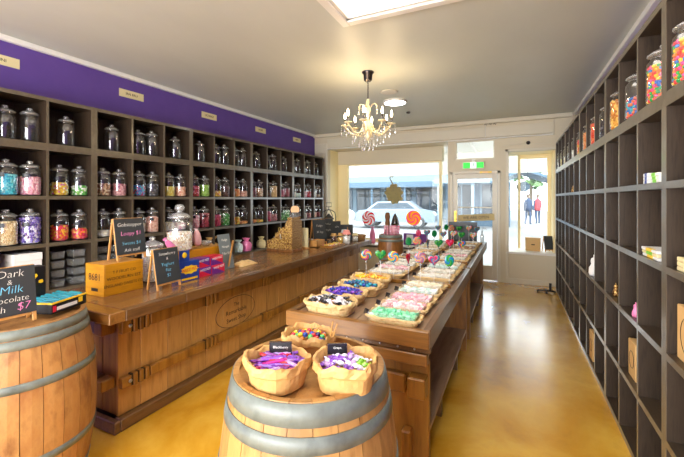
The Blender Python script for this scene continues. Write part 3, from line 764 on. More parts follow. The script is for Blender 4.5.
# left shelf, lowest visible row (z .73)
t_ = thing('white_storage_box', 'plain white cardboard box on the low left shelf', 'box', (-4.14, 1.76, LROWS[1]+.001))
MB().box(-.12, -.11, 0, .12, .11, .30, .004).build('box_body', M['whitep'], t_); MB().box(-.125, -.113, .30, .125, .113, .37, .004).build('lid', M['whitep'], t_)
MB().box(.1205, -.02, .12, .1215, .03, .15).build('hand_hole', M['blackp'], t_)
for b, yy in ((1, 2.12), (2, 2.54)):
    for j in range(4):
        for i in range(2):
            t_ = thing('clear_plastic_tub', 'clear plastic tub, %s in the %s tier of the %s tub stack' % (('left', 'right')[i], ORD[j], ('second bay', 'third bay')[b-1]), 'tub', (-4.12, yy-.095+.19*i, LROWS[1]+.092*j+.001), 0)
            MB().lathe([(0, 0), (.075, 0), (.082, .06), (.08, .06), (.073, .006), (0, .006)], 4, smooth=False, T=Matrix.Rotation(PI/4, 4, 'Z')).build('tub', M['acrylic'], t_)
            MB().box(-.062, -.062, .0605, .062, .062, .072, .003).build('lid', M['acrylic'], t_)
def bag(label, x, y, z, s_, mat, rz=0, name='paper_bag', tie=None):
    rr = random.Random(int(x*100+y*777)); t_ = thing(name, label, 'bag', (x, y, z+.004), rz)
    c = MB(); n = 14; rings = [(.0, 0), (.92, 0), (1.02, .2), (1.0, .45), (.85, .62), (.28, .72), (.55, .84), (.75, .95), (.5, .90), (0, .76)]
    vs_ = []; c.lathe([(r*s_*.5*rr.uniform(.95, 1.05), q*s_*1.2) for r, q in rings], n, smooth=False, sy=.8)
    c.v = [(a+rr.uniform(-.05, .05)*s_, b_+rr.uniform(-.05, .05)*s_, c_ if c_ < .001 else c_+rr.uniform(-.02, .02)*s_) for a, b_, c_ in c.v]
    c.build('bag_body', mat, t_)
    MB().tube([(s_*.12*math.cos(a), s_*.10*math.sin(a), s_*.865) for a in [2*PI*k/10 for k in range(10)]], s_*.02, 5, closed=True).build('tie', tie or M['whitep'], t_)
    return t_
bag('brown paper bag with white ruffled top on the low left shelf', -4.1, 4.05, LROWS[1], .26, M['paper'])
bag('cellophane bag of pale blue sweets on the low left shelf', -4.08, 4.62, LROWS[1], .17, CM['pale aqua'], tie=M['pinkp'])
bag('cellophane bag of pink sweets beside the pale blue bag', -4.06, 4.80, LROWS[1], .19, M['pinkp'], tie=M['whitep'])
bag('small gift bag with orange tie left of the cash register', -4.08, 5.22, LROWS[1], .17, M['tag'], tie=CM['orange'])
bag('dark brown gift bag with red tie on the low shelf behind lean-to slate', -4.08, 3.72, LROWS[1], .2, M['kegw'], tie=M['redp'])
bag('pale pink gift bag on the low shelf behind the register', -4.08, 6.0, LROWS[1]+.0, .2, M['pinkp'])

#@@COUNTER
# ------------------------------------------------------------------ counter
cz = .88
ct = thing('shop_counter', 'long varnished timber counter with pegged rails and polished top', 'counter', (0, 0, 0))
c = MB(); nb = 5; bwid = (3.20-2.33)/nb
for i in range(nb): c.box(-3.20+i*bwid, 1.52, cz-.05, -3.20+(i+1)*bwid-.002, 6.0, cz, .003)
c.build('top_boards', M['top'], ct)
c = MB(); c.box(-3.20, 1.41, cz-.07, -2.27, 1.518, cz, .005); c.build('end_board', M['topx'], ct)
c = MB()
y = 1.52
while y < 5.95: c.box(-2.328, y, cz-.075, -2.27, min(y+.48, 6.0)-.003, cz-.0, .004); y += .48
c.build('edge_board', M['topx'] if False else M['beam'], ct)
c = MB(); c.box(-3.15, 1.63, .0, -2.50, 5.9, cz-.055); c.build('core', M['dark'], ct)
c = MB(); y = 1.60
rr = random.Random(3)
while y < 5.88:
    wd = rr.choice((.17, .2, .23)); c.box(-2.50, y, .09, -2.478, min(y+wd, 5.9)-.004, cz-.056, .003); y += wd
c.build('front_planks', M['panel'], ct)
c = MB()
for i in range(4): c.box(-3.15+i*.165, 1.605, .09, -3.15+(i+1)*.165-.004, 1.628, cz-.056, .003)
c.build('end_planks', M['rimu'], ct)
MB().box(-2.50, 1.59, 0, -2.43, 5.93, .085, .006).build('plinth', M['beam'], ct)
MB().box(-3.18, 1.545, 0, -2.43, 1.588, .085, .006).build('plinth', M['beam'], ct)
cl = [1.745, 2.42, 3.22, 3.96, 4.74, 5.50]
for z0, z1 in ((.665, .755), (.285, .36)):
    prev = 1.60
    for y in cl+[5.88]:
        last = y > 5.8
        MB().box(-2.476, prev, z0, -2.435, (y-.075 if not last else y), z1, .004).build('rail', M['rimu'], ct)
        if last: break
        MB().box(-2.476, y-.073, z0-.004, -2.444, y+.073, z1+.004).build('peg_recess', M['dark'], ct)
        for q in (-.046, .0, .046): MB().box(-2.476, y+q-.014, z0-.008, -2.428, y+q+.014, z1+.008, .003).build('peg', M['rimu'], ct)
        prev = y+.075
    MB().lathe([(0, 0), (.014, 0), (.012, .006), (0, .006)], 10, T=Matrix.Translation((-2.436, 1.66, (z0+z1)/2)) @ Matrix.Rotation(PI/2, 4, 'Y')).build('bolt', M['steel'], ct)
    MB().box(-3.05, 1.53, z0, -2.62, 1.604, z1, .006).build('rail', M['beam'], ct)
    MB().box(-2.60, 1.51, z0, -2.515, 1.604, z1, .006).build('rail_block', M['rimu'], ct)
c = MB(); c.tube([(-2.4775, 2.785+.275*math.cos(a), .495+.145*math.sin(a)) for a in [2*PI*k/48 for k in range(48)]], .0028, 5, closed=True)
c.build('branded_oval', M['ink'], ct)
for s_, z, sz in (('The', .565, .05), ('Remarkable', .50, .062), ('Sweet Shop', .425, .058)):
    text(s_, sz, M['ink'], ct, frame((-2.4775, 2.785, z), (0, 1, 0), (0, 0, 1)))

#@@TABLES
# ------------------------------------------------------------------ long tables
tz = .83
def table(y0, y1, label, panels, near):
    t_ = thing('display_table', label, 'table', (0, 0, 0))
    c = MB(); n = 6; bw = (1.345-.475)/n
    for i in range(n): c.box(-1.345+i*bw, y0+.05, tz-.035, -1.345+(i+1)*bw-.002, y1-.002, tz, .002)
    c.build('top_boards', M['shelfw'], t_)
    MB().box(-.475, y0+.045, tz-.10, -.43, y1-.001, tz+.02, .005).build('side_board', M['beam'], t_)
    MB().box(-1.39, y0+.045, tz-.10, -1.345, y1-.001, tz+.02, .005).build('side_board', M['beam'], t_)
    if near:
        MB().box(-1.39, y0, tz-.08, -.43, y0+.045, tz+.02, .005).build('front_board', M['topx'], t_)
        MB().box(-1.39, y0+.03, tz-.115, -.43, y0+.07, tz-.082, .003).build('recessed_rail', M['beam'], t_)
        MB().box(-1.30, y0+.012, tz-.185, -.445, y0+.07, tz-.117, .005).build('lower_board', M['topx'], t_)
        for x in (-.95, -.84, -.73, -.62, -.52): MB().lathe([(0, 0), (.007, 0), (.005, .004), (0, .004)], 8, T=Matrix.Translation((x, y0+.029, tz-.098)) @ Matrix.Rotation(PI/2, 4, 'X')).build('bolt', M['steel'], t_)
        for x0, x1, z0, z1, pr_ in ((-.72, -.58, .45, .56, .05), (-.56, -.455, .45, .57, .09), (-.60, -.545, .06, .24, .07)):
            MB().box(x0, panels[0]-pr_, z0, x1, panels[0]+.0, z1, .008).build('tenon', M['rimu'], t_)
    for y in panels:
        c = MB()
        for i in range(3): c.box(-1.32+i*.29, y, 0, -1.32+(i+1)*.29-.003, y+.05, tz-.036-(.15 if near and y == panels[0] else 0), .004)
        c.build('end_panel', M['rimu'], t_)
    MB().box(-1.30, panels[0]+.051, .20, -.455, panels[-1]-.001, .235, .004).build('lower_shelf', M['shelfw'], t_)
    ym = (panels[0]+panels[-1])/2
    for yy in (ym-.35, ym+.45): MB().box(-.52, yy, 0, -.48, yy+.04, .199, .003).build('shelf_foot', M['beam'], t_)
    return t_
table(2.04, 4.12, 'long low timber sweets table, the near one with pegged end', [2.14, 3.98], True)
table(4.13, 6.85, 'far timber sweets table continuing towards the shop door', [4.34, 6.25], False)

#@@BARRELS
# ------------------------------------------------------------------ barrels
def barrel(name, label, x, y, z, H, Rm, Rh, stm, n=24, hoops=None, rz=0, headm=None):
    t_ = thing(name, label, 'barrel', (x, y, z), rz)
    rad = lambda q: Rm-(Rm-Rh)*(2*q/H-1)**2
    c = MB(); nz = 14
    for k in range(n):
        a0 = 2*PI*k/n+.004; a1 = 2*PI*(k+1)/n-.004; am = (a0+a1)/2
        vs_ = []
        for i in range(nz+1):
            q = H*i/nz; ro = rad(q); ri = ro-.022
            for a in (a0, am, a1): vs_.append((ro*math.cos(a)/(1 if a != am else 1), ro*math.sin(a), q))
            for a in (a1, am, a0): vs_.append((ri*math.cos(a), ri*math.sin(a), q))
        fs = []
        for i in range(nz):
            for j in range(6):
                j2 = (j+1) % 6; fs.append((i*6+j, i*6+j2, (i+1)*6+j2, (i+1)*6+j))
        fs += [(5, 4, 3, 2, 1, 0), tuple(nz*6+j for j in range(6))]
        c.add(vs_, fs, 0, False)
    c.build('staves', stm, t_)
    rh = rad(H-.03)-.022; m_ = 6; bw = 2*rh/m_
    for zz in (H-.045, .03):
        c = MB()
        for i in range(m_):
            x0 = -rh+i*bw; x1 = x0+bw-.0015; p = []
            K = 6
            for j in range(K+1): xx = x0+(x1-x0)*j/K; p.append((xx, -math.sqrt(max(0, rh*rh-xx*xx))))
            for j in range(K, -1, -1): xx = x0+(x1-x0)*j/K; p.append((xx, math.sqrt(max(0, rh*rh-xx*xx))+1e-4))
            c.prism(p, zz, zz+.02)
        c.build('head', headm or stm, t_)
    for (q0, q1) in (hoops or ((.01, .075), (.115, .16), (.31, .35))):
        for A, B in ((q0*H/.95, q1*H/.95), (H-q1*H/.95, H-q0*H/.95)):
            MB().lathe([(rad(A)+.0, A), (rad(A)+.004, A), (rad((A+B)/2)+.004, (A+B)/2), (rad(B)+.004, B), (rad(B)+.0, B), (rad((A+B)/2), (A+B)/2), (rad(A), A)], 48).build('hoop', M['hoop'], t_)
    return t_
BX, BY = -.738, 1.254
barrel('wine_barrel', 'wooden wine barrel holding three open paper bags of sweets', BX, BY, 0, .95, .352, .294, M['stave'], hoops=((.004, .072), (.098, .150), (.31, .35)), rz=.3)
LBX, LBY = -2.5, 1.065
barrel('wine_barrel', 'wine barrel with chalk sign on top beside the counter end', LBX, LBY, 0, .95, .352, .292, M['stave2'], hoops=((.004, .05), (.055, .10), (.26, .30)), rz=.1)

def rim_noise(a, s_): return noise.noise(Vector((math.cos(a)*2.2, math.sin(a)*2.2, s_)))
def paper_bag(name, label, x, y, z, rx, ry, h, rz, mat, seed, sq=2.6, cuff=.3, flare=.12, cat='bag', inner=.5):
    """open paper bag or liner: rolled cuff outside, hollow inside"""
    t_ = thing(name, label, cat, (x, y, z+.002), rz)
    n = 40; c = MB(); rings = []
    # (scale, height fraction, noise amount)
    P = [(.86, 0, .01), (.90, .02, .01), (.93, .2, .025), (.96, .40, .03), (.98, .60, .04), (.99+flare*.5, .61, .05), (1.0+flare, .7, .06), (1.0+flare, .86, .07), (.99+flare*.8, 1.0, .08), (.96+flare*.4, .98, .08), (.93, .8, .05), (.90, .65, .04), (.86, inner*.9, .03), (.80, inner*.8, .01)]
    vs_ = []
    for (sc_, hf, am) in P:
        for k in range(n):
            jit = noise.noise(Vector((k*1.7, hf*9, seed)))*.022 if hf > .1 else 0
            a = 2*PI*k/n; ca, sa = math.cos(a), math.sin(a)
            q = (abs(ca)**sq+abs(sa)**sq)**(-1/sq)
            nz_ = rim_noise(a*1.0, seed)+.5*rim_noise(a*3+hf*2, seed+5)
            rr_ = sc_*(1+am*1.8*nz_+jit)*q
            zz = h*hf*(1+(am*2.5*rim_noise(a, seed+9)+am*1.2*rim_noise(a*4, seed+2) if hf > .3 else 0))
            vs_.append((rx*rr_*ca, ry*rr_*sa, zz))
    m_ = len(P); fs = [tuple(range(n-1, -1, -1))]
    for i in range(m_-1):
        for k in range(n): k2 = (k+1) % n; fs.append((i*n+k, i*n+k2, (i+1)*n+k2, (i+1)*n+k))
    fs.append(tuple((m_-1)*n+k for k in range(n)))
    c.add(vs_, fs, 0, False); c.build('paper_wall', mat, t_)
    return t_
def wrapped_sweet(kind, seed):
    rr = random.Random(seed); c = MB()
    if kind == 'twist':
        c.ball((0, 0, 0), .0105, 7, 5, sc=(1.45, 1, .85), smooth=False)
        for s_ in (-1, 1):
            c.add([(s_*.013, 0, 0), (s_*.025, .009, .003), (s_*.027, .002, -.003), (s_*.024, -.009, .002), (s_*.020, 0, .005), (s_*.020, 0, -.004)], [(0, 1, 4), (0, 4, 3), (0, 5, 1), (0, 3, 5), (1, 2, 4), (2, 3, 4), (1, 5, 2), (2, 5, 3)])
    elif kind == 'bar':
        c.box(-.034, -.007, -.005, .034, .007, .005, .003)
        for s_ in (-1, 1): c.add([(s_*.032, -.006, -.002), (s_*.032, .006, -.002), (s_*.044, .009, .0), (s_*.044, -.009, .0), (s_*.032, -.006, .003), (s_*.032, .006, .003), (s_*.044, .009, .001), (s_*.044, -.009, .001)], [(0, 1, 2, 3), (4, 7, 6, 5), (0, 3, 7, 4), (1, 5, 6, 2), (2, 6, 7, 3), (0, 4, 5, 1)])
    else:
        c.ball((0, 0, 0), .0115, 9, 6)
    return c.mesh('sweet', M['white'])
WS = {k: wrapped_sweet(k, 1) for k in ('twist', 'bar', 'ball')}
def heap(x, y, z, rx, ry, kind, mats, n, label, group, seed, rz=0, name='wrapped_sweet', s_=1.0, tilt=.5, dome=.02):
    rr = random.Random(seed); C_, S_ = math.cos(rz), math.sin(rz)
    g = 0; pts = []
    for i in range(n*60):
        if len(pts) >= n: break
        a = rr.uniform(0, 2*PI); q = math.sqrt(rr.random()); px, py = rx*q*math.cos(a), ry*q*math.sin(a)
        md = {'twist': .0185, 'bar': .0125, 'ball': .0205}[kind]*s_
        lay = 0
        if all((px-u)**2+(py-v)**2 > (md*.92)**2 for u, v in pts): pts.append((px, py))
    for i, (px, py) in enumerate(pts):
        q2 = (px/rx)**2+(py/ry)**2
        pz = z+dome*(1-q2)+rr.uniform(-.003, .005)*s_
        o = bpy.data.objects.new(name, WS[kind]); COL.objects.link(o)
        o.location = (x+px*C_-py*S_, y+px*S_+py*C_, pz)
        o.rotation_euler = (rr.uniform(-tilt, tilt), rr.uniform(-tilt, tilt)*.6, (rr.uniform(-.7, .7)+.6 if kind == 'bar' else rr.uniform(0, 6.3)))
        o.scale = (s_, s_, s_)
        mt, lb = mats(px, py, rr)
        slot(o, mt); tag(o, label % lb if '%s' in label else label, 'sweet', group if '%s' not in label else group+' '+lb)
WP = {}
for k, hx in dict(violet='8a4cc0', lilac='c8a8e8', white='efe8f4', green='8cd040', magenta='c42c8c', plum='7c2a86', pinkred='d84a78', red='d02c3c', blue='2c4ca8', yellow='f0d428', orange='f08830', lgreen='60c468', black='24242c', silver='c8c8cc', indigo='4a34b0', teal='2c9cb4', navy='24507c', gold='f0b838', navy2='30285c').items():
    WP[k] = plain('wrapper_'+k, S(hx), .25, coat=.6)
# three bags on the front barrel
bz = .932
BAGS = [(-.775, 1.085, .104, .096, .100, -.25), (-.545, 1.180, .104, .096, .100, .35), (-.80, 1.35, .10, .085, .095, -.1)]
x, y, rx, ry, h, rz = BAGS[0]
paper_bag('paper_bag', 'open brown paper bag of purple wrapped bars, left on barrel', x, y, bz, rx, ry, h, rz, M['paper'], 1.3)
heap(x, y, bz+.072, rx*.70, ry*.74, 'bar', lambda px, py, r: (r.choice([WP['violet'], WP['plum'], WP['lilac'], WP['violet']]) if r.random() < .68 else r.choice([WP['pinkred'], WP['magenta'], WP['red']]), ''), 46, 'purple or pink wrapped sweet bar in the left barrel bag', 'wrapped bars in the left barrel bag', 11, tilt=.35)
x, y, rx, ry, h, rz = BAGS[1]
paper_bag('paper_bag', 'open brown paper bag of violet and green sweets, right on barrel', x, y, bz, rx, ry, h, rz, M['paper'], 4.1)
heap(x, y, bz+.072, rx*.80, ry*.80, 'twist', lambda px, py, r: ((r.choice([WP['green'], WP['white'], WP['green'], WP['lilac']]) if px > .025 else r.choice([WP['violet'], WP['white'], WP['lilac'], WP['violet']])), ''), 70, 'violet, white or green twist wrapped sweet in right barrel bag', 'twist wrapped sweets in the right barrel bag', 12, rz=rz)
x, y, rx, ry, h, rz = BAGS[2]
paper_bag('paper_bag', 'open brown paper bag of colourful foil balls, rear of barrel', x, y, bz, rx, ry, h, rz, M['paper'], 7.7)
heap(x, y, bz+.070, rx*.82, ry*.82, 'ball', lambda px, py, r: (r.choice([WP['red'], WP['yellow'], WP['navy2'], WP['orange'], WP['lgreen'], WP['blue'], WP['pinkred'], WP['orange'], WP['navy2']]), ''), 56, 'small colourful round sweet in the rear barrel bag', 'round sweets in the rear barrel bag', 13)
def price_card(label, x, y, z, w_, h_, rz, words_, sz):
    t_ = thing('price_card', label, 'price card', (x, y, z), rz)
    MB().box(-w_/2, -.002, 0, w_/2, .002, h_, .001).build('card', M['blackp'], t_)
    c = MB(); c.box(-w_/2-.003, -.003, -.003, w_/2+.003, .003, .0); c.box(-w_/2-.003, -.003, h_, w_/2+.003, .003, h_+.003); c.box(-w_/2-.003, -.003, 0, -w_/2, .003, h_); c.box(w_/2, -.003, 0, w_/2+.003, .003, h_)
    c.build('card_frame', M['chrome'], t_)
    text(words_, sz, M['chalk'], t_, frame((0, -.0025, h_*.62), (1, 0, 0), (0, 0, 1)))
    return t_
price_card('black price card standing in the left bag on the barrel', -.785, 1.12, bz+.088, .078, .046, .42, 'Blackberry', .013)
price_card('black price card standing in the right bag on the barrel', -.60, 1.222, bz+.088, .068, .034, .50, 'Grape', .012)
t_ = thing('wooden_scoop', 'thin pale wooden tongs leaning on the rear paper bag', 'tongs', (-.70, 1.345, bz+.06), 0)
MB().tube([(0, 0, 0), (-.012, .06, .075)], .003, 6).build('arm', M['pine'], t_); MB().tube([(.008, 0, 0), (.012, .055, .07)], .003, 6).build('arm', M['pine'], t_)

# chalk sign, display box and black box on the left barrel
def chalk_sign(label, x, y, z, w_, h_, rz, lines, lean=.16, frame_mat=None, post=True):
    """A-frame board; local x runs along its width, the written face looks to local -y"""
    fm = frame_mat or M['pine']
    t_ = thing('chalkboard_sign', label, 'chalkboard', (x, y, z), rz)
    d = h_*lean; fz = .05 if post else 0.0
    T = Matrix.Translation((0, -d, 0)) @ Matrix.Rotation(-math.atan2(d, h_), 4, 'X')
    MB().box(-w_/2, -.012, fz, w_/2, -.0065, h_-.004, .001, T=T).build('board', M['black'], t_)
    for s_ in (-1, 1):
        MB().box(s_*w_/2-.009*(1+s_)+0, -.006, .002, s_*w_/2+.009*(1-s_), .007, h_, .002, T=T).build('leg', fm, t_)
    MB().box(-w_/2+.018, -.006, h_-.014, w_/2-.018, .007, h_, .002, T=T).build('rail', fm, t_)
    if post: MB().box(-w_/2+.018, -.005, fz-.014, w_/2-.018, .005, fz, .002, T=T).build('rail', fm, t_)
    T2 = Matrix.Translation((0, d, 0)) @ Matrix.Rotation(math.atan2(d, h_), 4, 'X')
    for s_ in (-1, 1): MB().box(s_*w_/2-.008*(1+s_), .001, .002, s_*w_/2+.008*(1-s_), .012, h_-.004, .002, T=T2).build('rear_leg', fm, t_)
    for (s, u, v, sz, mt) in lines:
        o = text(s, sz, mt, t_, T @ frame((u*w_, -.0128, v*h_), (1, 0, 0), (0, 0, 1)), shear=.15, thin=.018)
    return t_
chalk_sign('chalk sign reading Dark and Milk Chocolate Fish on left barrel', -2.36, .925, .951, .26, .30, PI/2-.05,
   [('Dark', .10, .87, .054, M['chalk']), ('&', .08, .73, .036, M['chalk']), ('Milk', .10, .60, .058, M['chalkb']), ('Chocolate', .03, .44, .043, M['chalk']), ('Fish', -.14, .29, .046, M['chalk']), ('$7', .28, .30, .056, M['chalkp'])], lean=.12)
t_ = thing('display_carton', 'open black display carton of blue wrapped bars on left barrel', 'display box', (-2.475, 1.215, .951), .35)
sx, sy, sz = .20, .24, .055
c = MB(); c.box(-sx/2, -sy/2, 0, sx/2, sy/2, .008); c.box(-sx/2, -sy/2, 0, -sx/2+.006, sy/2, sz); c.box(sx/2-.006, -sy/2, 0, sx/2, sy/2, sz); c.box(-sx/2, -sy/2, 0, sx/2, -sy/2+.006, sz); c.box(-sx/2, sy/2-.006, 0, sx/2, sy/2, sz)
c.build('tray', M['blackp'], t_)
c = MB(); c.box(-sx/2-.003, -sy/2-.003, sz, sx/2+.003, -sy/2+.008, sz+.008); c.box(sx/2-.008, -sy/2+.008, sz, sx/2+.003, sy/2+.003, sz+.008); c.build('yellow_rim', M['yelp'], t_)
c = MB(); c.box(sx/2, -.09, .015, sx/2+.0015, .05, .035); c.build('white_print', M['whitep'], t_)
MB().box(sx/2, -.115, .012, sx/2+.0015, -.095, .045).build('red_print', M['redp'], t_); MB().box(sx/2, .06, .02, sx/2+.0015, .09, .05).build('orange_print', M['yelp'], t_)
for i in range(9):
    for j in range(2):
        o = MB().box(-.04, -.0105, -.008, .04, .0105, .008, .004).build('wrapped_bar', [WP['teal'], WP['teal'], CM['turquoise']][(i+j) % 3], None) if i+j == 0 else bpy.data.objects.new('wrapped_bar', bar_me)
        if i+j == 0: bar_me = o.data
        else: COL.objects.link(o)
        lx, ly = -.045+.09*j, -.1+i*.025
        C_, S_ = math.cos(.35), math.sin(.35)
        o.location = (-2.475+lx*C_-ly*S_, 1.215+lx*S_+ly*C_, .951+.058+.003*((i*7+j*3) % 3)); o.rotation_euler = (.15*((i % 3)-1), .1, .35+.06*((i*5) % 3-1))
        tag(o, 'blue wrapped bar lying in the black display carton', 'chocolate bar', 'blue bars in the display carton')
o = MB().box(-.092, -.112, .0, .092, .112, .038).build('inner_riser', M['blackp'], t_); o.location = (0, 0, .009)
t_ = thing('printed_box', 'black box with yellow printed pattern behind the chalk sign', 'box', (-2.64, 1.14, .951), .0)
MB().box(-.04, -.09, 0, .04, .09, .24, .003).build('carton', M['blackp'], t_)
c = MB()
rr = random.Random(5)
for i in range(14):
    y_, z_ = rr.uniform(-.07, .07), rr.uniform(.03, .22); r_ = rr.uniform(.008, .02)
    c.prism([(y_+r_*rr.uniform(.6, 1.2)*math.cos(a), z_+r_*rr.uniform(.6, 1.2)*math.sin(a)) for a in [2*PI*k/7 for k in range(7)]], 0, .001, T=frame((.0402, 0, 0), (0, 1, 0), (0, 0, 1)))
c.build('yellow_print', M['yelp'], t_)

#@@COUNTERTOP
# ------------------------------------------------------------------ things on the counter
def wooden_box(label, x0, x1, y0, y1, h, lines_end, lines_side, slot_=True):
    t_ = thing('wooden_box', label, 'box', ((x0+x1)/2, (y0+y1)/2, cz))
    a, b = (x1-x0)/2, (y1-y0)/2; c = MB(); th = .012
    c.box(-a, -b, 0, a, -b+th, h, .002); c.box(-a, b-th, 0, a, b, h, .002); c.box(-a, -b+th, 0, -a+th, b-th, h, .002); c.box(a-th, -b+th, 0, a, b-th, h, .002); c.box(-a+th, -b+th, 0, a-th, b-th, th)
    c.build('box_sides', M['crate'], t_)
    n = 5; c = MB()
    for i in range(n): c.box(-a+th+.001, -b+th+i*(2*b-2*th)/n+.001, h-.013, a-th-.001, -b+th+(i+1)*(2*b-2*th)/n-.001, h-.001, .001)
    c.build('lid', M['pine'], t_)
    if slot_: MB().box(-.04, -b-.001, h*.14, .04, -b+.003, h*.24, .0005).build('hand_slot', M['blackp'], t_)
    for s_, z, q in lines_end: text(s_, q, M['ink'], t_, frame((0, -b-.0005, z*h), (1, 0, 0), (0, 0, 1)))
    for s_, z, q in lines_side: text(s_, q, M['ink'], t_, frame((a+.0005, 0, z*h), (0, 1, 0), (0, 0, 1)))
    return t_
wooden_box('yellow stained wooden box stencilled 8681 at the counter end', -2.935, -2.71, 1.645, 1.955, .235, [('8681', .58, .075)], [('T F FRUIT CO', .72, .030), ('WOODBURN EST', .52, .034), ('ENGLAND SWEETS CO', .30, .030)])
wooden_box('yellow stained wooden crate under the tall popcorn jar', -2.98, -2.76, 2.30, 2.86, .235, [], [], False)
chalk_sign('larger chalk sign standing on the 8681 wooden box', -2.80, 1.885, cz+.236, .25, .335, PI/2+.04,
   [('Gobstopper', 0, .84, .042, M['chalk']), ('Loopy $1', .02, .63, .046, M['chalkp']), ('Sweets $4', 0, .40, .038, M['chalkb']), ('Ask staff', .0, .24, .038, M['chalk'])])
chalk_sign('smaller chalk sign reading Strawberry Yoghurt Fizz on counter front', -2.56, 2.035, cz+.001, .235, .325, PI/2+.06,
   [('Strawberry', .02, .86, .036, M['chalk']), ('&', 0, .74, .03, M['chalk']), ('Yoghurt', 0, .60, .038, M['chalkb']), ('Fizz', 0, .46, .036, M['chalkb']), ('$2', 0, .33, .036, M['chalkb'])])
def sweet_carton(label, x, y, w_, h_, d_, rz, mat, mat2, word, mat3, z=cz, group=None, kind=0):
    t_ = thing('sweet_carton', label, 'sweets box', (x, y, z), rz, group)
    MB().box(-w_/2, 0, 0, w_/2, d_, h_, .002).build('carton', mat, t_)
    if kind == 1:
        c = MB(); p = []
        for k in range(18):
            a = 2*PI*k/18; q = (.38 if k % 2 else .46)*w_; p.append((q*math.cos(a), q*.42*math.sin(a)))
        c.prism(p, 0, .001, T=frame((0, -.0002, h_*.56), (1, 0, 0), (0, 0, 1))); c.build('yellow_burst', mat2, t_)
        MB().box(-w_*.4, -.0012, h_*.06, w_*.4, .0, h_*.16).build('printed_band', mat2, t_)
        # header flap of the display carton
        MB().box(-w_/2, .0, h_, -w_*.02, d_*.1, h_*1.55, .002).build('header_flap', mat, t_)
        MB().ball((-w_*.27, -.002, h_*1.32), w_*.12, 10, 6, sc=(1, .25, 1)).build('printed_face', mat2, t_)
    else:
        MB().add([(-w_/2, -.001, 0), (w_/2, -.001, 0), (-w_/2, -.001, h_*.85), (-w_/2, .0005, 0), (w_/2, .0005, 0), (-w_/2, .0005, h_*.85)], [(0, 1, 2), (3, 5, 4), (0, 3, 4, 1), (1, 4, 5, 2), (2, 5, 3, 0)]).build('printed_corner', mat2, t_)
    text(word, w_*.17, mat3, t_, frame((0, -.0024, h_*(.56 if kind == 1 else .72)), (1, 0, .08), (-.08, 0, 1)), shear=.2)
    return t_
sweet_carton('blue display carton with yellow burst reading WIZZ FIZZ', -2.585, 2.31, .21, .175, .10, PI/2-.03, M['bluep'], M['yelp'], 'WIZZ FIZZ', M['redp'], kind=1)
NC = [(2.495, cz, 'purple and red sweets carton at bottom left of the carton stack'), (2.685, cz, 'red and purple sweets carton at bottom right of the carton stack'),]
sweet_carton(NC[0][2], -2.60, 2.50, .155, .085, .12, PI/2, M['purp'], M['redp'], 'WIZZ FIZZ', M['whitep'])
sweet_carton(NC[1][2], -2.60, 2.67, .165, .085, .12, PI/2, M['redp'], M['purp'], 'WIZZ FIZZ', M['whitep'])
sweet_carton('purple and red sweets carton on top left of the carton stack', -2.605, 2.485, .155, .085, .12, PI/2, M['purp'], M['redp'], 'WIZZ FIZZ', M['whitep'], z=cz+.086)
sweet_carton('red and purple sweets carton on top right of the carton stack', -2.605, 2.655, .16, .085, .12, PI/2, M['redp'], M['purp'], 'WIZZ FIZZ', M['whitep'], z=cz+.086)
# tall popcorn jar on the crate
t_ = thing('popcorn_jar', 'tall clear jar half full of pale popcorn on yellow crate', 'jar', (-2.84, 2.42, cz+.236))
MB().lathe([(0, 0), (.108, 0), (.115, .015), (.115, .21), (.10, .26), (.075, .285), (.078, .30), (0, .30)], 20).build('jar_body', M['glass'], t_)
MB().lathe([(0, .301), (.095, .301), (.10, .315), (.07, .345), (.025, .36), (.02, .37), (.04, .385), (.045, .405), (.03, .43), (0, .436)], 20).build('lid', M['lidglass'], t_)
o = bpy.data.objects.new('popcorn_fill', fill_mesh(.113, .165, .013, 'ball', 9)); COL.objects.link(o); o.parent = t_; slot(o, M['popcorn']); o['kind'] = 'stuff'
# white sweets dish
t_ = thing('glass_dish', 'low glass jar of white sweets between the chalk signs', 'jar', (-2.86, 2.15, cz+.001))
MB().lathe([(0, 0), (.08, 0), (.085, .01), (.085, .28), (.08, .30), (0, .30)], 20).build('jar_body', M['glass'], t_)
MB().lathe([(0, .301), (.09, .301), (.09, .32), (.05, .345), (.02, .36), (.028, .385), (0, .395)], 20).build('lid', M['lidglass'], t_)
o = bpy.data.objects.new('candy_fill', fill_mesh(.083, .27, .013, 'ball', 19)); COL.objects.link(o); o.parent = t_; slot(o, CM['white']); o['kind'] = 'stuff'
def cone_bag(label, x, y, z, tip, r_, mat):
    t_ = thing('sweet_cone', label, 'bag', (x, y, z))
    c = MB(); T = Vector(tip); pts = [T*q for q in (0, .15, .4, .7, .88, .93, 1.0)]
    c.tube(pts, [r_*.5, r_*.9, r_, r_*.8, r_*.45, r_*.25, r_*.6], 12); c.build('cone_body', mat, t_)
    L = T.normalized(); MB().tube([T*.915, T*.945], r_*.36, 10).build('tie', M['whitep'], t_)
    return t_
cone_bag('long pink cellophane sweet cone leaning left of popcorn jar', -2.735, 2.29, cz+.245, (.02, -.13, .13), .033, M['pinkp'])
cone_bag('pink wrapped sweet bag right of the popcorn jar', -2.80, 2.60, cz+.262, (.0, -.02, .17), .04, CM['dusky pink'])
t_ = thing('glass_bowl', 'small glass bowl on the yellow crate by the grey slate', 'bowl', (-2.86, 2.76, cz+.236))
MB().lathe([(0, 0), (.03, 0), (.055, .03), (.06, .055), (.056, .055), (.05, .03), (.0, .008)], 18).build('bowl', M['lidglass'], t_)
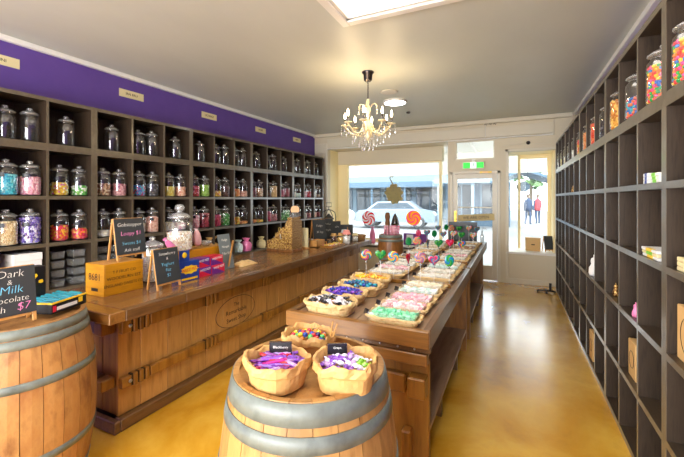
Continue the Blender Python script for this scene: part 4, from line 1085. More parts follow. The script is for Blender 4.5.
# leaning slate
t_ = thing('slate_board', 'leaning grey slate menu board right of the sweet cartons', 'chalkboard', (-2.66, 2.875, cz+.001), PI/2)
T = Matrix.Rotation(-.22, 4, 'X')
MB().box(-.085, -.004, 0, .085, .004, .36, .002, T=T).build('slate', plain('grey_slate', S(112, 122, 124), .6), t_)
for i, s_ in enumerate(('Fudge', 'Nougat', '3 for $10')): text(s_, .034, M['chalk'], t_, T @ frame((0, -.0048, .30-.07*i), (1, 0, 0), (0, 0, 1)), shear=.15)
MB().box(-.01, .004, 0, .01, .012, .30, .001, T=Matrix.Rotation(.22, 4, 'X')).build('prop', M['pine'], t_)
# flat paper bag of bread-like sweets
t_ = thing('flat_paper_bag', 'small flat crumpled yellow paper bag lying on the counter', 'bag', (-2.68, 3.13, cz+.001))
c = MB(); rr = random.Random(8); nu, nv = 10, 6; vs_ = []
for i in range(nu+1):
    for j in range(nv+1):
        u, v = i/nu, j/nv; hh = .045*math.sin(PI*u)**.6*math.sin(PI*v)**.6
        vs_.append(((v-.5)*.16+rr.uniform(-.006, .006), (u-.5)*.26+rr.uniform(-.006, .006), max(.001, hh+rr.uniform(-.008, .008)*(hh > .005))))
b0 = len(vs_); vs_ += [(a, b_, 0) for a, b_, _ in vs_]
fs = [(i*(nv+1)+j, (i+1)*(nv+1)+j, (i+1)*(nv+1)+j+1, i*(nv+1)+j+1) for i in range(nu) for j in range(nv)]
fs += [tuple(b0+q for q in f[::-1]) for f in fs]
c.add(vs_, fs); c.build('bag_body', M['gold'], t_); MB().box(-.04, -.135, .002, .04, -.115, .02, .004).build('folded_end', M['paper'], t_)

# cash register
t_ = thing('cash_register', 'antique embossed brass cash register on the dark counter', 'cash register', (-2.81, 4.25, cz), -PI/2); t_.scale = (.52, .7, .9)
def reg_prism(profile, x0, x1, name, mat, mi=0):
    # profile in (y? depth along -y front) drawn in the y-z plane, swept across x
    c = MB(); c.prism(profile, x0, x1, T=Matrix(((0, 0, 1, 0), (1, 0, 0, 0), (0, 1, 0, 0), (0, 0, 0, 1)))); return c.build(name, mat, t_)
MB().box(-.26, -.45, 0, .26, .17, .035, .006).build('base', M['kegw'], t_)
reg_prism([(-.44, .035), (.15, .035), (.15, .47), (.02, .47), (-.02, .38), (-.12, .34), (-.22, .27), (-.28, .19), (-.44, .16)], -.24, .24, 'case', M['brass'])
MB().box(-.25, -.45, .05, .25, -.443, .15, .003).build('drawer', M['brass'], t_)
for i in range(7):
    for j in range(3): MB().lathe([(0, 0), (.014, 0), (.014, .006), (0, .009)], 10, c=(-.18+.06*i, -.30+j*.07, .205+j*.055)).build('key', M['whitep'], t_)
MB().box(-.2, .02, .47, .2, .13, .52, .004).build('display_head', M['brass'], t_)
MB().box(-.1, .03, .52, .1, .14, .595, .008).build('glass_window', M['acrylic'], t_)
c = MB(); c.prism([(-.10, 0), (.10, 0), (.125, .04), (.10, .10), (.05, .125), (-.05, .125), (-.10, .10), (-.125, .04)], -.01, .01, T=frame((.0, .10, .595), (0, 1, 0), (0, 0, 1)) @ Matrix.Diagonal((.8, .8, 1, 1))); c.build('name_plate', plain('peach_plate', S(238, 190, 140), .5), t_)
MB().tube([(.245, -.1, .2), (.29, -.1, .2), (.29, -.1, .27)], .01, 8).build('crank', M['steel'], t_)
# embossing on the side
c = MB(); rr = random.Random(4)
for i in range(7):
    for j in range(4):
        yy = -.38+i*.08; zz = .08+j*.085
        if zz < .13+max(0, (yy+.42))*.75 and zz < .44:
            c.tube([(.242, yy+.026*math.cos(a)*(1+.3*math.cos(3*a)), zz+.03*math.sin(a)) for a in [2*PI*k/12 for k in range(12)]], .004, 5, closed=True)
c.build('embossing', M['goldm'], t_)
t_ = thing('price_slip', 'white and pink slip holder beside the cash register', 'card holder', (-2.74, 4.52, cz))
MB().box(-.05, -.01, 0.021, .05, .01, .30, .003).build('card', M['tag'], t_); MB().box(-.06, -.03, 0, .06, .03, .02, .003).build('base', M['pine'], t_)

# signs and sundries at the counter's far end
chalk_sign('dark A-frame chalkboard on the counter beyond the cash register', -2.80, 5.02, cz+.001, .24, .40, PI/2-.5, [('Fudge', 0, .75, .05, M['chalk']), ('$5 bag', 0, .5, .045, M['chalk'])])
chalk_sign('second grey chalkboard just beyond the first A-frame', -2.86, 5.42, cz+.001, .22, .40, PI/2-.55, [('Toffee', 0, .75, .045, M['chalk']), ('Apple', 0, .5, .045, M['chalk'])])
t_ = thing('pale_wooden_crate', 'small pale wooden crate in front of the A-frame chalkboard', 'crate', (-2.70, 4.80, cz+.001))
c = MB(); c.box(-.07, -.12, 0, .07, .12, .01); c.box(-.07, -.12, 0, -.06, .12, .10); c.box(.06, -.12, 0, .07, .12, .10); c.box(-.07, -.12, 0, .07, -.11, .10); c.box(-.07, .11, 0, .07, .12, .10); c.build('crate_body', M['pine'], t_)
MB().box(-.058, -.108, .011, .058, .108, .085, .003).build('contents', M['tag'], t_)
t_ = thing('flat_wooden_tray', 'low wooden tray of small bright sweets at counter edge', 'tray', (-2.50, 4.95, cz+.001))
c = MB(); c.box(-.10, -.22, 0, .10, .22, .012); c.box(-.10, -.22, .012, -.09, .22, .03); c.box(.09, -.22, .012, .10, .22, .03); c.box(-.09, -.22, .012, .09, -.21, .03); c.box(-.09, .21, .012, .09, .22, .03); c.build('tray', M['rimu'], t_)
def flat_fill(name, parent, rx, ry, z, size, mat, seed, shape='ball', h=.01, rows=None):
    rr = random.Random(seed); c = MB(); c.box(-rx, -ry, z-.002, rx, ry, z+h*.3)
    nx, ny = int(2*rx/(size*1.9)), int(2*ry/(size*1.9))
    for i in range(nx):
        for j in range(ny):
            p = (-rx+(i+.5)*2*rx/nx+rr.uniform(-.3, .3)*size, -ry+(j+.5)*2*ry/ny+rr.uniform(-.3, .3)*size, z+h*.3+rr.uniform(.1, 1)*size*.9)
            T = Matrix.Translation(p) @ Matrix.Rotation(rr.uniform(0, 6), 4, 'Z') @ Matrix.Rotation(rr.uniform(-.7, .7), 4, 'X')
            if shape == 'ball': c.ball((0, 0, 0), size, 6, 4, T=T)
            else: c.box(-size, -size*.8, -size*.7, size, size*.8, size*.7, size*.2, T=T)
    o = c.build(name, mat, parent); o['kind'] = 'stuff'; return o
flat_fill('candy_fill', t_, .085, .20, .014, .013, CM['yellow'], 5)
def small_jar(label, x, y, r_, h_, colr, lidm, level=.8):
    t_ = thing('gift_jar', label, 'jar', (x, y, cz+.001))
    MB().lathe([(0, 0), (r_*.9, 0), (r_, .01), (r_, h_*.7), (r_*.7, h_*.8), (r_*.7, h_*.82), (0, h_*.82)], 14).build('jar_body', M['glass'], t_)
    MB().lathe([(0, h_*.821), (r_*.85, h_*.80), (r_*1.15, h_*.70), (r_*1.2, h_*.72), (r_*.9, h_*.86), (r_*.8, h_), (0, h_)], 14).build('lid_cloth', lidm, t_)
    MB().lathe([(0, .008), (r_*.85, .008), (r_*.85, h_*.7*level), (0, h_*.72*level)], 12).build('contents', CM[colr], t_)
small_jar('glass gift jar with pink cloth lid at counter edge', -2.43, 5.28, .062, .22, 'white', plain('pink_cloth', S(244, 160, 150), .8))
small_jar('clear gift jar with white lid right of the pink lid jar', -2.60, 5.56, .055, .20, 'white', M['whitep'])
small_jar('brown sweets gift jar with paper lid behind white lid jar', -2.95, 5.55, .055, .19, 'dark brown', M['paper'])
small_jar('cream candle jar near the wire cake stand', -2.44, 5.66, .05, .14, 'cream', M['tag'])
small_jar('amber sweets gift jar between chalkboard and candle jar', -2.58, 5.38, .05, .16, 'amber', M['paper'])
small_jar('dark toffee gift jar tucked beside the grey chalkboard', -2.70, 5.36, .05, .15, 'dark brown', M['paper'])
# wire stand with hood
t_ = thing('wire_lantern_stand', 'black wire hanging stand with pointed hood near the window', 'stand', (-3.02, 5.80, cz+.001))
c = MB(); c.tube([(-.14, 0, 0), (-.14, 0, .42), (-.12, 0, .48), (-.05, 0, .52), (0, 0, .53), (.05, 0, .52), (.12, 0, .48), (.14, 0, .42), (.14, 0, 0)], .007, 6)
c.tube([(0, -.14, 0), (0, -.14, .42), (0, -.05, .52), (0, .05, .52), (0, .14, .42), (0, .14, 0)], .007, 6); c.build('frame', M['wire'], t_)
c = MB(); c.tube([(0, 0, .53), (0, 0, .58)], .006, 6); c.tube([(-.05, 0, .58), (.05, 0, .58), (.05, 0, .65), (-.05, 0, .65)], .006, 6, closed=True); c.build('hook', M['wire'], t_)
MB().lathe([(.10, .36), (.06, .40), (.015, .45), (0, .46), (0, .44), (.05, .39), (.095, .355), (.10, .36)], 14).build('hood', M['chrome'], t_)
MB().lathe([(0, 0), (.15, 0), (.15, .012), (0, .012)], 20).build('base', M['wire'], t_)
chalk_sign('narrow upright slate by the black wire stand', -2.80, 5.66, cz+.001, .15, .34, PI/2-.7, [('Gifts', 0, .7, .04, M['chalk'])])
# basket with slate
t_ = thing('wicker_basket', 'brown wicker basket at the far end of the counter', 'basket', (-2.46, 5.87, cz+.002))
c = MB()
for i in range(7):
    z_ = .006+.014*i; r_ = .10+.004*i
    c.tube([(r_*math.cos(a)*1.0, r_*math.sin(a)*.8, z_+.003*math.sin(a*12+i*PI)) for a in [2*PI*k/36 for k in range(36)]], .008, 5, closed=True)
c.lathe([(0, 0), (.10, 0), (.10, .008), (0, .008)], 24, sy=.8)
c.build('woven_side', mottled('wicker', [S(126, 84, 40), S(196, 150, 88)], nscale=40, rough=.6, bump=.3), t_)
flat_fill('contents', t_, .08, .065, .05, .016, CM['brown and cream'], 77)
t_ = thing('slate_board', 'small dark slate standing behind the wicker basket', 'chalkboard', (-2.70, 5.90, cz+.003), PI/2-.95)
MB().box(-.11, -.004, 0, .11, .004, .26, .002, T=Matrix.Rotation(-.15, 4, 'X')).build('slate', M['black'], t_)
MB().box(-.008, .003, 0, .008, .01, .22, .001, T=Matrix.Rotation(.2, 4, 'X')).build('prop', M['pine'], t_)

#@@TABLETOP
# ------------------------------------------------------------------ things on the tables
# four open paper bags of wrapped sweets (near left)
TB = [(-1.13, 2.20, .175, .115, 'black and white', ['black', 'silver', 'white', 'black'], 'twist', 40), (-1.15, 2.45, .165, .105, 'indigo', ['indigo', 'violet', 'indigo', 'blue'], 'twist', 36),
      (-1.13, 2.71, .175, .105, 'turquoise and navy', ['teal', 'navy', 'teal', 'blue'], 'ball', 36), (-1.14, 3.00, .17, .10, 'golden yellow', ['gold', 'yellow', 'gold', 'orange'], 'twist', 26)]
for i, (x, y, rx, ry, nm, cols, kd, n) in enumerate(TB):
    paper_bag('paper_bag', 'open golden paper bag of %s sweets on the table' % nm, x, y, tz, rx*.97, ry*.97, .088, .03*i, M['gold'], 20+3.3*i, sq=3, flare=.08)
    heap(x, y, tz+.072, rx*.84, ry*.82, kd, (lambda cl_: (lambda px, py, r: (WP[r.choice(cl_)], '')))(cols), n, '%s wrapped sweet in the golden paper bag' % nm, 'sweets in the %s paper bag' % nm, 30+i, s_=1.35, dome=.025)
def sweet_tray(label, x, y, rx, ry, colr, seed, lid=False, shape='cube', rz=0, clip=True, size=.014, z=tz):
    t_ = paper_bag('sweet_tray', label, x, y, z, rx*.96, ry*.92, .045, rz, M['gold'], seed, sq=7, flare=.05, cat='tray', inner=.4)
    flat_fill('candy_fill', t_, rx*.79, ry*.77, .034, size, CM[colr], int(seed*10), shape)
    # clear tray standing in the liner, open topped
    c = MB(); a, b, h = rx*.84, ry*.84, .062; th = .003
    c.box(-a, -b, .019, a, -b+th, h); c.box(-a, b-th, .019, a, b, h); c.box(-a, -b+th, .019, -a+th, b-th, h); c.box(a-th, -b+th, .019, a, b-th, h)
    c.build('clear_tray', M['acrylic'], t_)
    if lid: MB().box(-a, -b, h+.0005, a, b, h+.004).build('clear_lid', M['acrylic'], t_)
    if clip:
        T = Matrix.Translation((-rx*.98, -ry*.7, .02)) @ Matrix.Rotation(-.5, 4, 'Z') @ Matrix.Rotation(-.35, 4, 'X')
        MB().box(-.022, -.002, .02, .022, .002, .055, .001, T=T).build('label_clip', M['chrome'], t_)
    return t_
RC = [('mint green', 2.20), ('pink and white', 2.42), ('pale pink', 2.63), ('pale aqua', 2.85), ('cream', 3.07)]
for i, (cl_, y) in enumerate(RC):
    sweet_tray('clear tray of %s fudge pieces, %s in the right table column' % (cl_, ORD[i]), -.68, y, .175, .098, cl_, 40+i*1.7, False, 'cube', 0)
y = 3.46; i = 0; cols_ = ['white', 'white', 'pale aqua', 'cream', 'white', 'pink and white', 'white', 'white', 'brown and cream', 'white', 'tan', 'white', 'cream']
while y < 6.5:
    sweet_tray('gold lined tray of %s sweets, %s behind first lollipop row, right' % (cols_[i % 13], ORD[i]), -.68, y, .185, .10, cols_[i % 13], 60+i*2.3, False, 'cube', 0, i % 2 == 0, .017)
    y += .235; i += 1
    if 4.33 < y < 4.56: y = 4.56
    if 5.38 < y < 5.62: y = 5.62
y = 3.46; i = 0
while y < 6.5:
    sweet_tray('gold lined tray of %s sweets, %s behind first lollipop row, left' % (cols_[(i+4) % 13], ORD[i]), -1.14, y, .19, .10, cols_[(i+4) % 13], 90+i*1.9, False, 'cube', 0, i % 2 == 1, .017)
    y += .235; i += 1
    if 4.33 < y < 4.56: y = 4.56
    if 5.38 < y < 5.62: y = 5.62
# gold paper tubs between columns
for i, (x, y) in enumerate(((-.90, 4.38+.0), (-.885, 5.1), (-.90, 3.62))):
    if i == 0: continue
# lollipop racks and lollipops
def swirl_head(outline, R0, th, sect, twist, nmat, nr=6, na=48):
    """flat rounded sweet whose coloured arms spiral out from the middle"""
    c = MB()
    for side in (1, -1):
        vs_ = [(0, 0, side*th)]
        for i in range(1, nr+1):
            q = i/nr
            for k in range(na):
                a = 2*PI*k/na; ox, oy = outline(a)
                vs_.append((R0*q*ox, R0*q*oy, side*th*math.sqrt(max(0, 1-q**4))))
        for k in range(na):
            k2 = (k+1) % na; f = (0, 1+k, 1+k2); c.add([], []) if False else None
        base_i = len(c.v); c.v += vs_
        for i in range(nr):
            for k in range(na):
                k2 = (k+1) % na
                mi = int(((k/na)+twist*(i/nr))*sect) % nmat
                if i == 0: f = (0, 1+k, 1+k2)
                else: f = (1+(i-1)*na+k, 1+i*na+k, 1+i*na+k2, 1+(i-1)*na+k2)
                if side < 0: f = f[::-1]
                c.f.append(tuple(base_i+q for q in f)); c.m.append(mi); c.s.append(True)
    return c
circ = lambda a: (math.cos(a), math.sin(a))
oval = lambda a: (.8*math.cos(a), math.sin(a))
def heart(a):
    t_ = a
    return (.95*math.sin(t_)**3*1.05, (13*math.cos(t_)-5*math.cos(2*t_)-2*math.cos(3*t_)-math.cos(4*t_))/15.5)
LC = {k: plain('lolly_'+k, S(v), .25, coat=.5) for k, v in dict(red='c01c38', green='128040', lime='4ca430', yellow='e0b428', blue='1c6cb4', pink='d84c80', white='ecdede', orange='e07428', teal='1c9490', purple='583888', brown='8c5a48', dgreen='186c3c').items()}
HEADS = {
 'multi': (circ, ['red', 'green', 'blue', 'yellow', 'orange', 'purple'], 12), 'gheart': (heart, ['green', 'dgreen', 'lime'], 9), 'bround': (circ, ['blue', 'orange', 'yellow', 'teal'], 12),
 'rheart': (heart, ['red', 'pink', 'red'], 6), 'rainbow': (circ, ['red', 'blue', 'yellow', 'pink', 'teal'], 15), 'pteal': (heart, ['pink', 'teal', 'purple', 'red'], 12),
 'ground': (oval, ['green', 'teal', 'blue', 'lime'], 8), 'goval': (oval, ['green', 'dgreen'], 8), 'pastel': (circ, ['teal', 'yellow', 'pink', 'orange'], 12),
 'mheart': (heart, ['green', 'yellow', 'red', 'blue'], 8), 'pinkr': (oval, ['pink', 'red'], 8), 'brheart': (heart, ['brown', 'purple', 'teal'], 9), 'pasteln': (heart, ['pink', 'yellow', 'teal', 'white'], 10)}
NAMES = dict(multi='round red blue and green swirl', gheart='green heart shaped', bround='round blue and orange swirl', rheart='red heart shaped', rainbow='round rainbow swirl', pteal='pink and teal heart shaped',
   ground='blue and green oval', goval='dark green oval', pastel='round pastel swirl', mheart='green yellow and red heart shaped', pinkr='pink oval', brheart='brown and purple heart shaped', pasteln='pastel heart shaped')
HM = {}
for k, (ol, cs, se) in HEADS.items():
    HM[k] = swirl_head(ol, .052, .008, se, .35, len(cs)).mesh('candy_head', [LC[q] for q in cs])
stick_me = None
def lolly(x, y, z, hz, kind, row, pos, face):
    global stick_me
    t_ = thing('lollipop', '%s lollipop, %s in the %s lollipop row' % (NAMES[kind], pos, row), 'lollipop', (x, y, z), face)
    o = bpy.data.objects.new('candy_head', HM[kind]); COL.objects.link(o); o.parent = t_; o.location = (0, 0, hz-z); o.rotation_euler = (PI/2, 0, 0)
    MB().tube([(0, 0, 0), (0, 0, hz-z-.047)], .0022, 6).build('stick', M['whitep'], t_)
    MB().lathe([(.012, hz-z-.072), (.014, hz-z-.067), (.004, hz-z-.060), (.004, hz-z-.056), (.018, hz-z-.047), (.016, hz-z-.048), (.003, hz-z-.057), (.011, hz-z-.072), (.012, hz-z-.072)], 10).build('wrapper_tie', M['lidglass'], t_)
ROWS = [('nearest', 3.22, 1.068, [(-1.275, 'multi', .2), (-1.13, 'gheart', .3), (-1.005, 'bround', .2), (-.865, 'rheart', 1.2), (-.755, 'rainbow', .1), (-.635, 'pteal', .3), (-.505, 'ground', .4)]),
        ('second', 4.44, 1.07, [(-1.19, 'goval', .5), (-1.08, 'pastel', .3), (-.95, 'brheart', 1.1), (-.82, 'gheart', .2), (-.69, 'rheart', .2), (-.555, 'mheart', .3)]),
        ('third', 5.50, 1.08, [(-1.33, 'pinkr', .2), (-1.19, 'brheart', .3), (-1.08, 'goval', .6), (-.95, 'brheart', .2), (-.80, 'pasteln', .2), (-.69, 'gheart', .2), (-.53, 'pasteln', .3)]),
        ('farthest', 6.55, 1.09, [(-1.22, 'brheart', .2), (-1.08, 'goval', .8), (-.99, 'pastel', .3), (-.86, 'gheart', .4), (-.70, 'pasteln', .2), (-.57, 'brheart', .3)])]
for (rn, y, hz, lst) in ROWS:
    o = MB().box(-1.33, y-.014, tz+.001, -.49, y+.014, tz+.036, .004).build('lollipop_rack', M['rimu']); tag(o, 'narrow wooden bar holding the %s row of lollipops' % rn, 'rack')
    for i, (x, kd, rot) in enumerate(lst):
        pos = ['first', 'second', 'third', 'fourth', 'fifth', 'sixth', 'seventh'][i]+' from left'
        lolly(min(max(x, -1.32), -.50), y, tz+.0365, hz+(.012 if i % 3 == 1 else 0), kd, rn, pos, .42+.35*(rot-.25) if rot < 1 else 1.45)
# black display board and pump bottle at the far end
t_ = thing('black_display_board', 'low black display board at the far end of the table', 'board', (-.83, 6.78, tz+.001))
MB().box(-.245, -.012, .02, .245, .012, .36, .003).build('board', M['blackp'], t_); MB().box(-.20, -.03, 0, .20, .03, .02, .003).build('foot', M['blackp'], t_)
t_ = thing('pump_bottle', 'clear pump bottle at the far corner of the table', 'bottle', (-.475, 6.72, tz+.001))
t_.location.x = -.50
MB().lathe([(0, 0), (.03, 0), (.033, .01), (.033, .12), (.028, .15), (.012, .17), (.012, .19), (0, .19)], 14).build('bottle', M['lidglass'], t_)
c = MB(); c.tube([(0, 0, .19), (0, 0, .25)], .005, 6); c.lathe([(0, .19), (.016, .19), (.016, .21), (0, .215)], 10); c.tube([(0, 0, .25), (.05, 0, .265), (.07, 0, .24)], .006, 6); c.build('pump', M['steel'], t_)

# keg of candy canes on a crate between counter and table
t_ = thing('crate_stand', 'dark wooden crate stand under the candy cane keg', 'stand', (-1.80, 5.62, 0))
c = MB(); c.box(-.19, -.19, .54, .19, .19, .57, .004); c.box(-.19, -.19, .05, .19, .19, .08, .004)
c.build('boards', M['kegw'], t_)
for sx_ in (-1, 1):
    for sy_ in (-1, 1): MB().box(sx_*.17-.02, sy_*.17-.02, 0, sx_*.17+.02, sy_*.17+.02, .54, .003).build('leg', M['kegw'], t_)
barrel('keg', 'small dark wooden keg holding pink candy canes', -1.80, 5.62, .571, .46, .205, .18, M['kegw'], n=16, hoops=((.004, .10), (.14, .22)))
cane_me = None
rr = random.Random(21)
candy_stripe, nt, p = base('candy_cane_stripe')
wv = nt.nodes.new('ShaderNodeTexWave'); wv.inputs['Scale'].default_value = 14; wv.bands_direction = 'DIAGONAL'
tcn = nt.nodes.new('ShaderNodeTexCoord'); rp = nt.nodes.new('ShaderNodeValToRGB'); rp.color_ramp.interpolation = 'CONSTANT'
rp.color_ramp.elements[0].color = S('f4e4e8'); rp.color_ramp.elements[1].color = S('d8487c'); rp.color_ramp.elements[1].position = .45
nt.links.new(tcn.outputs['Object'], wv.inputs['Vector']); nt.links.new(wv.outputs['Fac'], rp.inputs['Fac']); nt.links.new(rp.outputs['Color'], p.inputs['Base Color'])
for i in range(22):
    q = .13*math.sqrt((i+.5)/22); a = i*2.4
    if cane_me is None:
        o = MB().tube([(0, 0, 0), (0, 0, .165)], .011, 8).build('candy_stick', candy_stripe); cane_me = o.data
    else: o = bpy.data.objects.new('candy_stick', cane_me); COL.objects.link(o)
    o.location = (-1.80+q*math.cos(a), 5.62+q*math.sin(a), 1.006); o.rotation_euler = (rr.uniform(-.12, .12), rr.uniform(-.12, .12), rr.uniform(0, 6))
    tag(o, 'pink and white striped candy stick standing in the keg', 'candy stick', 'candy sticks in the keg')
# figure and grey bottle behind the keg, on the window seat
t_ = thing('wooden_figure', 'tall brown carved figure on window seat behind the keg', 'figure', (-2.62, 7.95, .58))
MB().lathe([(0, 0), (.07, 0), (.075, .2), (.055, .35), (.06, .45), (.05, .55), (.065, .62), (.05, .70), (0, .72)], 14).build('body', M['kegw'], t_)
t_ = thing('silver_bell', 'grey silver bell shape on window seat beside carved figure', 'bell', (-2.44, 7.95, .58))
MB().lathe([(0, 0), (.05, 0), (.05, .40), (.10, .42), (.085, .5), (.06, .60), (.02, .68), (0, .70)], 16).build('bell', M['chrome'], t_)
t_ = thing('purple_display_card', 'purple display card standing low in the shop window', 'card', (-1.96, 7.9, .58))
MB().box(-.27, -.01, 0, .27, .01, .26, .003).build('card', M['purp'], t_); MB().box(-.2, -.012, .03, -.05, -.0105, .23).build('white_print', M['whitep'], t_)
MB().box(-.1, .01, 0, .1, .06, .01).build('foot', M['purp'], t_)
t_ = thing('pink_gift_bag', 'small pink gift bag on the window seat by the basket', 'bag', (-2.95, 7.85, .58))
MB().lathe([(0, 0), (.06, 0), (.07, .2), (.045, .30), (.02, .33), (.05, .38), (0, .37)], 12).build('bag_body', M['pinkp'], t_)

#@@WALLSTUFF
# ------------------------------------------------------------------ labels on the purple wall
for y0, y1, s_ in ((1.52, 1.832, 'OMNI'), (2.813, 3.135, 'IRN BRU'), (4.10, 4.41, 'LICORICE'), (5.38, 5.69, 'SOURS'), (6.65, 6.96, 'MINTS')):
    ym = (y0+y1)/2
    t_ = thing('wall_label', 'cream label reading %s on the purple wall' % s_, 'label', (XL, ym, 2.905))
    MB().box(.0005, -(y1-y0)/2, -.047, .005, (y1-y0)/2, .047, .001).build('card', M['tag'], t_)
    text(s_, .042, M['ink'], t_, frame((.0055, 0, 0), (0, 1, 0), (0, 0, 1)))
# exit sign
t_ = thing('exit_sign', 'green and white running man exit sign above the door', 'sign', (-.72, 7.5, 2.26), .0)
MB().box(-.20, 0, -.065, .20, .03, .065, .004).build('housing', M['white'], t_)
MB().box(-.19, -.002, -.055, -.055, .0005, .055).build('green_panel', M['green'], t_); MB().box(.055, -.002, -.055, .19, .0005, .055).build('green_panel', M['green'], t_)
MB().box(-.054, -.002, -.055, .054, .0005, .055).build('white_panel', M['exitw'], t_)
c = MB()
for p_ in ([(-.0, .03), (.0, .0)], [(.0, .0), (.02, -.02), (.015, -.045)], [(.0, .0), (-.02, -.02), (-.04, -.03)], [(.0, .028), (.025, .02), (.035, .005)], [(.0, .028), (-.022, .02), (-.03, 0)]):
    c.tube([(a, -.003, b_) for a, b_ in p_], .006, 5)
c.ball((.006, -.003, .043), .009, 8, 6); c.build('running_figure', plain('exit_dark_green', S(0, 110, 50), .5), t_)
MB().box(-.03, .02, .06, .03, .08, .12).build('bracket', M['white'], t_)
t_ = thing('ventilator_sticker', 'yellow and orange strip sticker at the top of the door', 'sticker', (-.50, 7.578, 2.125))
MB().box(-.11, 0, -.02, .11, .0015, .02).build('yellow_strip', M['yelp'], t_); MB().box(-.06, -.001, -.012, .04, .0, .012).build('orange_strip', CM['orange'], t_)
# wooden sign on the door
t_ = thing('wooden_door_sign', 'pale wooden WE ARE OPEN board hanging on the shop door', 'sign', (-.68, 7.565, 1.235)); t_.rotation_euler = (0, -.06, 0)
MB().box(-.34, 0, -.065, .34, .02, .065, .004).build('board', M['decal'], t_)
text('WE ARE OPEN', .075, M['ink'], t_, frame((0, -.001, 0), (1, 0, 0), (0, 0, 1)))
# security camera & cable on the front wall
t_ = thing('security_camera', 'small dark dome camera on the wall above side window', 'camera', (.24, 7.6, 2.65))
MB().lathe([(0, 0), (.035, 0), (.035, .012), (.028, .03), (.015, .042), (0, .046)], 16, T=Matrix.Rotation(PI/2, 4, 'X')).build('dome', M['blackp'], t_)
o = MB().tube([(-1.17, 7.59, 2.0), (-1.19, 7.585, 2.3)], .004, 6).build('door_cable', M['beige2']); tag(o, 'thin beige cable running up beside the door frame', 'cable')
o = MB().tube([(-.5, 7.545, 3.02), (-.5, 7.54, 2.80), (-.56, 7.535, 2.76), (-.48, 7.53, 2.78), (-.42, 7.535, 2.755), (-.36, 7.53, 2.79), (-.28, 7.54, 2.77)], .006, 6).build('hanging_cable', M['white']); tag(o, 'white cable dropping down the header above the door', 'cable')
for x_ in (-.50, -.42, -.34):
    o = MB().tube([(x_-.02, 7.515, 3.03), (x_, 7.505, 3.05), (x_+.02, 7.505, 3.02), (x_+.03, 7.515, 3.05)], .005, 6).build('wall_hook', M['wire'])
    tag(o, 'dark metal hook on the cornice above the door', 'hook', 'hooks on the front cornice')
# cartons and board on side window's sill
t_ = thing('cardboard_carton', 'square kraft carton standing on the side window sill', 'box', (.33, 7.94, .602), 0)
MB().box(-.13, -.08, 0, .13, .08, .25, .003).build('carton_body', M['kraftbox'], t_); MB().box(-.03, -.0815, .11, .03, -.08, .13).build('printed_mark', M['ink'], t_)
chalk_sign('small pine A-frame board at the right of window sill', 0.575, 7.86, .602, .15, .31, .3, [], lean=.25)
# window decals
def decal_disc(name, label, x, z, R0, cs, sect, tw):
    c = swirl_head(circ, R0, .0012, sect, tw, 2, 14, 96)
    o = c.build(name, [STK[q] for q in cs]); o.location = (x, 8.188, z); o.rotation_euler = (PI/2, 0, 0)
    return tag(o, label, 'sticker')
decal_disc('lollipop_sticker', 'red and white swirl sticker on the display window', -3.18, 1.14, .17, ['red', 'white'], 12, .30)
decal_disc('lollipop_sticker', 'orange and pink swirl sticker on the display window', -2.08, 1.165, .17, ['orange', 'pink'], 8, .45)
t_ = thing('grape_sticker', 'beige bunch with curled stalk stuck on display window', 'sticker', (-2.55, 8.19, 1.75))
c = MB(); rr = random.Random(2); pts = []
for r_i, (nn, zz) in enumerate(((2, .15), (4, .08), (5, 0), (4, -.08), (4, -.155), (2, -.22))):
    for k in range(nn): c.lathe([(0, -.0008*(1+.1*r_i)), (.05, -.0008*(1+.1*r_i)), (.05, .0008), (0, .0008)], 14, T=Matrix.Translation(((k-(nn-1)/2)*.088+.03*(r_i > 3), -.0001*k, zz+.01*(k % 2))) @ Matrix.Rotation(PI/2, 4, 'X'), smooth=False)
c.build('bunch', M['decals'], t_)
MB().tube([(0, 0, .17), (-.05, 0, .26), (-.10, 0, .33), (-.07, 0, .38), (-.02, 0, .37), (-.015, 0, .34)], .014, 6).build('stalk', M['decals'], t_)
for s_, x_, z_, sz in (('CONFECTIONERY', -3.12, 1.80, .105), ('& CHOCOLATES', -3.10, 1.68, .10), ('REMARKABLE', -1.98, 1.80, .105), ('SWEET SHOP', -1.98, 1.68, .10)):
    o = text(s_, sz, M['decalt'], None, frame((x_, 8.185, z_), (-1, 0, 0), (0, 0, 1)), name='window_lettering', thin=-.015, sx=.92)
    tag(o, 'reversed grey lettering %s on the display window' % s_.replace('&', 'and'), 'lettering')

#@@CEILING
# ------------------------------------------------------------------ chandelier
CX, CY = -1.60, 4.10
ch = thing('chandelier', 'crystal chandelier with eight lit candle bulbs hanging from the ceiling', 'chandelier', (CX, CY, CZ))
MB().lathe([(0, 0), (.075, 0), (.075, -.012), (.055, -.03), (.05, -.10), (.035, -.115), (.0, -.118)][::-1], 18).build('ceiling_cap', M['chrome'], ch)
c = MB()
for i in range(9):
    z_ = -.13-i*.024
    c.tube([(.009*math.cos(a)*(1 if i % 2 else 0), .009*math.cos(a)*(0 if i % 2 else 1), z_+.016*math.sin(a)) for a in [2*PI*k/10 for k in range(10)]], .0028, 5, closed=True)
c.build('chain', M['chrome'], ch)
MB().lathe([(0, -.33), (.012, -.33), (.02, -.36), (.012, -.40), (.03, -.43), (.035, -.47), (.015, -.52), (.018, -.58), (.05, -.62), (.075, -.66), (.06, -.70), (.03, -.74), (.045, -.78), (.02, -.82), (0, -.84)][::-1], 16).build('stem', M['amber'], ch)
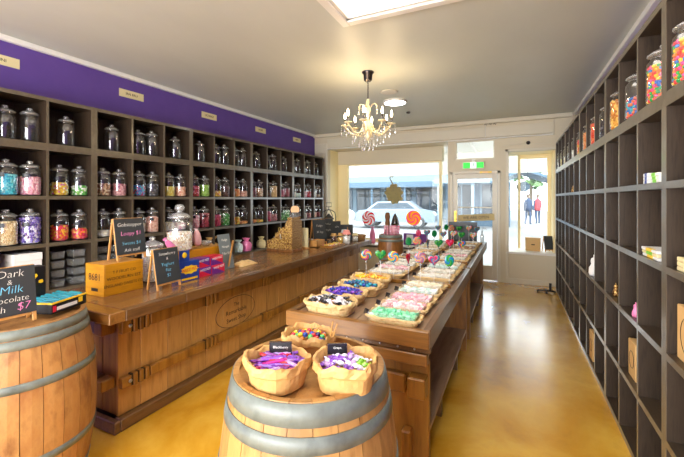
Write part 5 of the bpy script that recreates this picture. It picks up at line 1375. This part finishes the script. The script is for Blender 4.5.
for k in range(8):
    a = 2*PI*k/8+.2; ca, sa = math.cos(a), math.sin(a)
    P = lambda r, z: (r*ca, r*sa, z)
    arm = MB().tube([P(.05, -.66), P(.09, -.73), P(.15, -.76), P(.21, -.74), P(.26, -.68), P(.285, -.655)], [.011, .010, .009, .009, .008, .008], 8).build('arm', M['amber'], ch)
    MB().lathe([(0, -.655), (.02, -.655), (.05, -.642), (.052, -.636), (.02, -.645), (0, -.645)], 14, c=P(.285, 0)[:2]+(0,)).build('drip_cup', M['amber'], arm)
    MB().lathe([(0, -.645), (.011, -.645), (.011, -.56), (0, -.56)], 10, c=(P(.285, 0)[0], P(.285, 0)[1], 0)).build('candle', M['whitep'] if False else M['chrome'], arm)
    MB().lathe([(0, -.56), (.008, -.56), (.014, -.535), (.012, -.51), (.004, -.485), (0, -.478)], 10, c=(P(.285, 0)[0], P(.285, 0)[1], 0)).build('bulb', M['bulb'], arm)
    c = MB()
    for (r_, z0, n_) in ((.33, -.65, 4), (.27, -.665, 4), (.19, -.755, 4)):
        for j in range(n_): c.ball(P(r_, z0-.02-.024*j), .008 if j < n_-1 else .012, 6, 4, sc=(1, 1, 1 if j < n_-1 else 1.9), smooth=False)
    c.build('crystal_strand', M['crystal'], arm)
    # upper scrolls
    MB().tube([P(.02, -.46), P(.05, -.40), P(.09, -.385), P(.11, -.42), P(.10, -.45)], .006, 6).build('scroll', M['amber'], ch) if k % 2 == 0 else None
    if k % 2 == 0:
        c = MB()
        for j in range(3): c.ball(P(.11, -.46-.022*j), .008+.003*(j == 2), 6, 4, sc=(1, 1, 1.4), smooth=False)
        c.build('crystal_strand', M['crystal'], ch)
for k in range(14):
    a = 2*PI*k/14; r_ = .11 if k % 2 else .07; c = MB(); n_ = 7 if k % 2 else 9
    for j in range(n_): c.ball((r_*math.cos(a), r_*math.sin(a), -.75-.023*j), .0075 if j < n_-1 else .012, 6, 4, sc=(1, 1, 1 if j < n_-1 else 1.8), smooth=False)
    c.build('crystal_strand', M['crystal'], ch)
ld = bpy.data.lights.new('chandelier_glow', 'POINT'); ld.energy = 4.5; ld.color = (1, .74, .42); ld.shadow_soft_size = .04
for k in (0, 3, 5):
    a = 2*PI*k/8+.2
    lo = bpy.data.objects.new('chandelier_glow', ld); COL.objects.link(lo); lo.location = (CX+.285*math.cos(a), CY+.285*math.sin(a), CZ-.46)

# round ceiling lamps (one in view, the others added behind the camera as fill light)
def round_lamp(x, y, label, r_=.17):
    t_ = thing('ceiling_lamp', label, 'lamp', (x, y, CZ))
    MB().lathe([(r_, 0), (r_+.012, -.004), (r_+.012, -.03), (r_-.004, -.036), (r_-.006, -.03), (r_-.004, 0)], 32).build('rim', M['white'], t_)
    MB().lathe([(0, -.033), (r_-.007, -.033), (r_-.007, -.003), (0, -.003)], 32).build('diffuser', M['lamp'], t_)
round_lamp(-1.69, 5.50, 'round white lit ceiling lamp behind the chandelier')
for x, y, nm in ((-2.9, -.6, 'left'), (-.6, -1.2, 'right')): round_lamp(x, y, 'round lit ceiling lamp behind the viewpoint on the %s' % nm, .2)
o = MB().lathe([(.0, 0), (.12, 0), (.13, -.006), (.10, -.010), (0, -.010)][::-1], 28).build('ceiling_plate', M['beige2'], loc=(-1.62, 4.98, CZ)); tag(o, 'flat beige round plate on the ceiling before the lamp', 'ceiling plate')
o = MB().lathe([(.0, 0), (.035, 0), (.035, -.015), (.02, -.03), (0, -.032)][::-1], 16).build('sensor', M['chrome'], loc=(-1.69, 6.29, CZ)); tag(o, 'small dark round ceiling sensor near the front wall', 'sensor')
# grey caster foot at the end of right shelf
t_ = thing('metal_foot_stand', 'dark metal foot of a stand at the end of right shelf', 'stand', (.50, 7.1, 0))
c = MB(); c.tube([(-.13, 0, .03), (.13, 0, .03)], .014, 6); c.tube([(0, -.1, .03), (0, .1, .03)], .014, 6); c.tube([(.06, 0, .03), (.06, 0, .16)], .02, 8); c.build('foot', M['wire'], t_)
for p_ in ((-.13, 0), (.13, 0), (0, -.1), (0, .1)): MB().ball((p_[0], p_[1], .018), .018, 8, 6).build('caster', M['blackp'], t_)
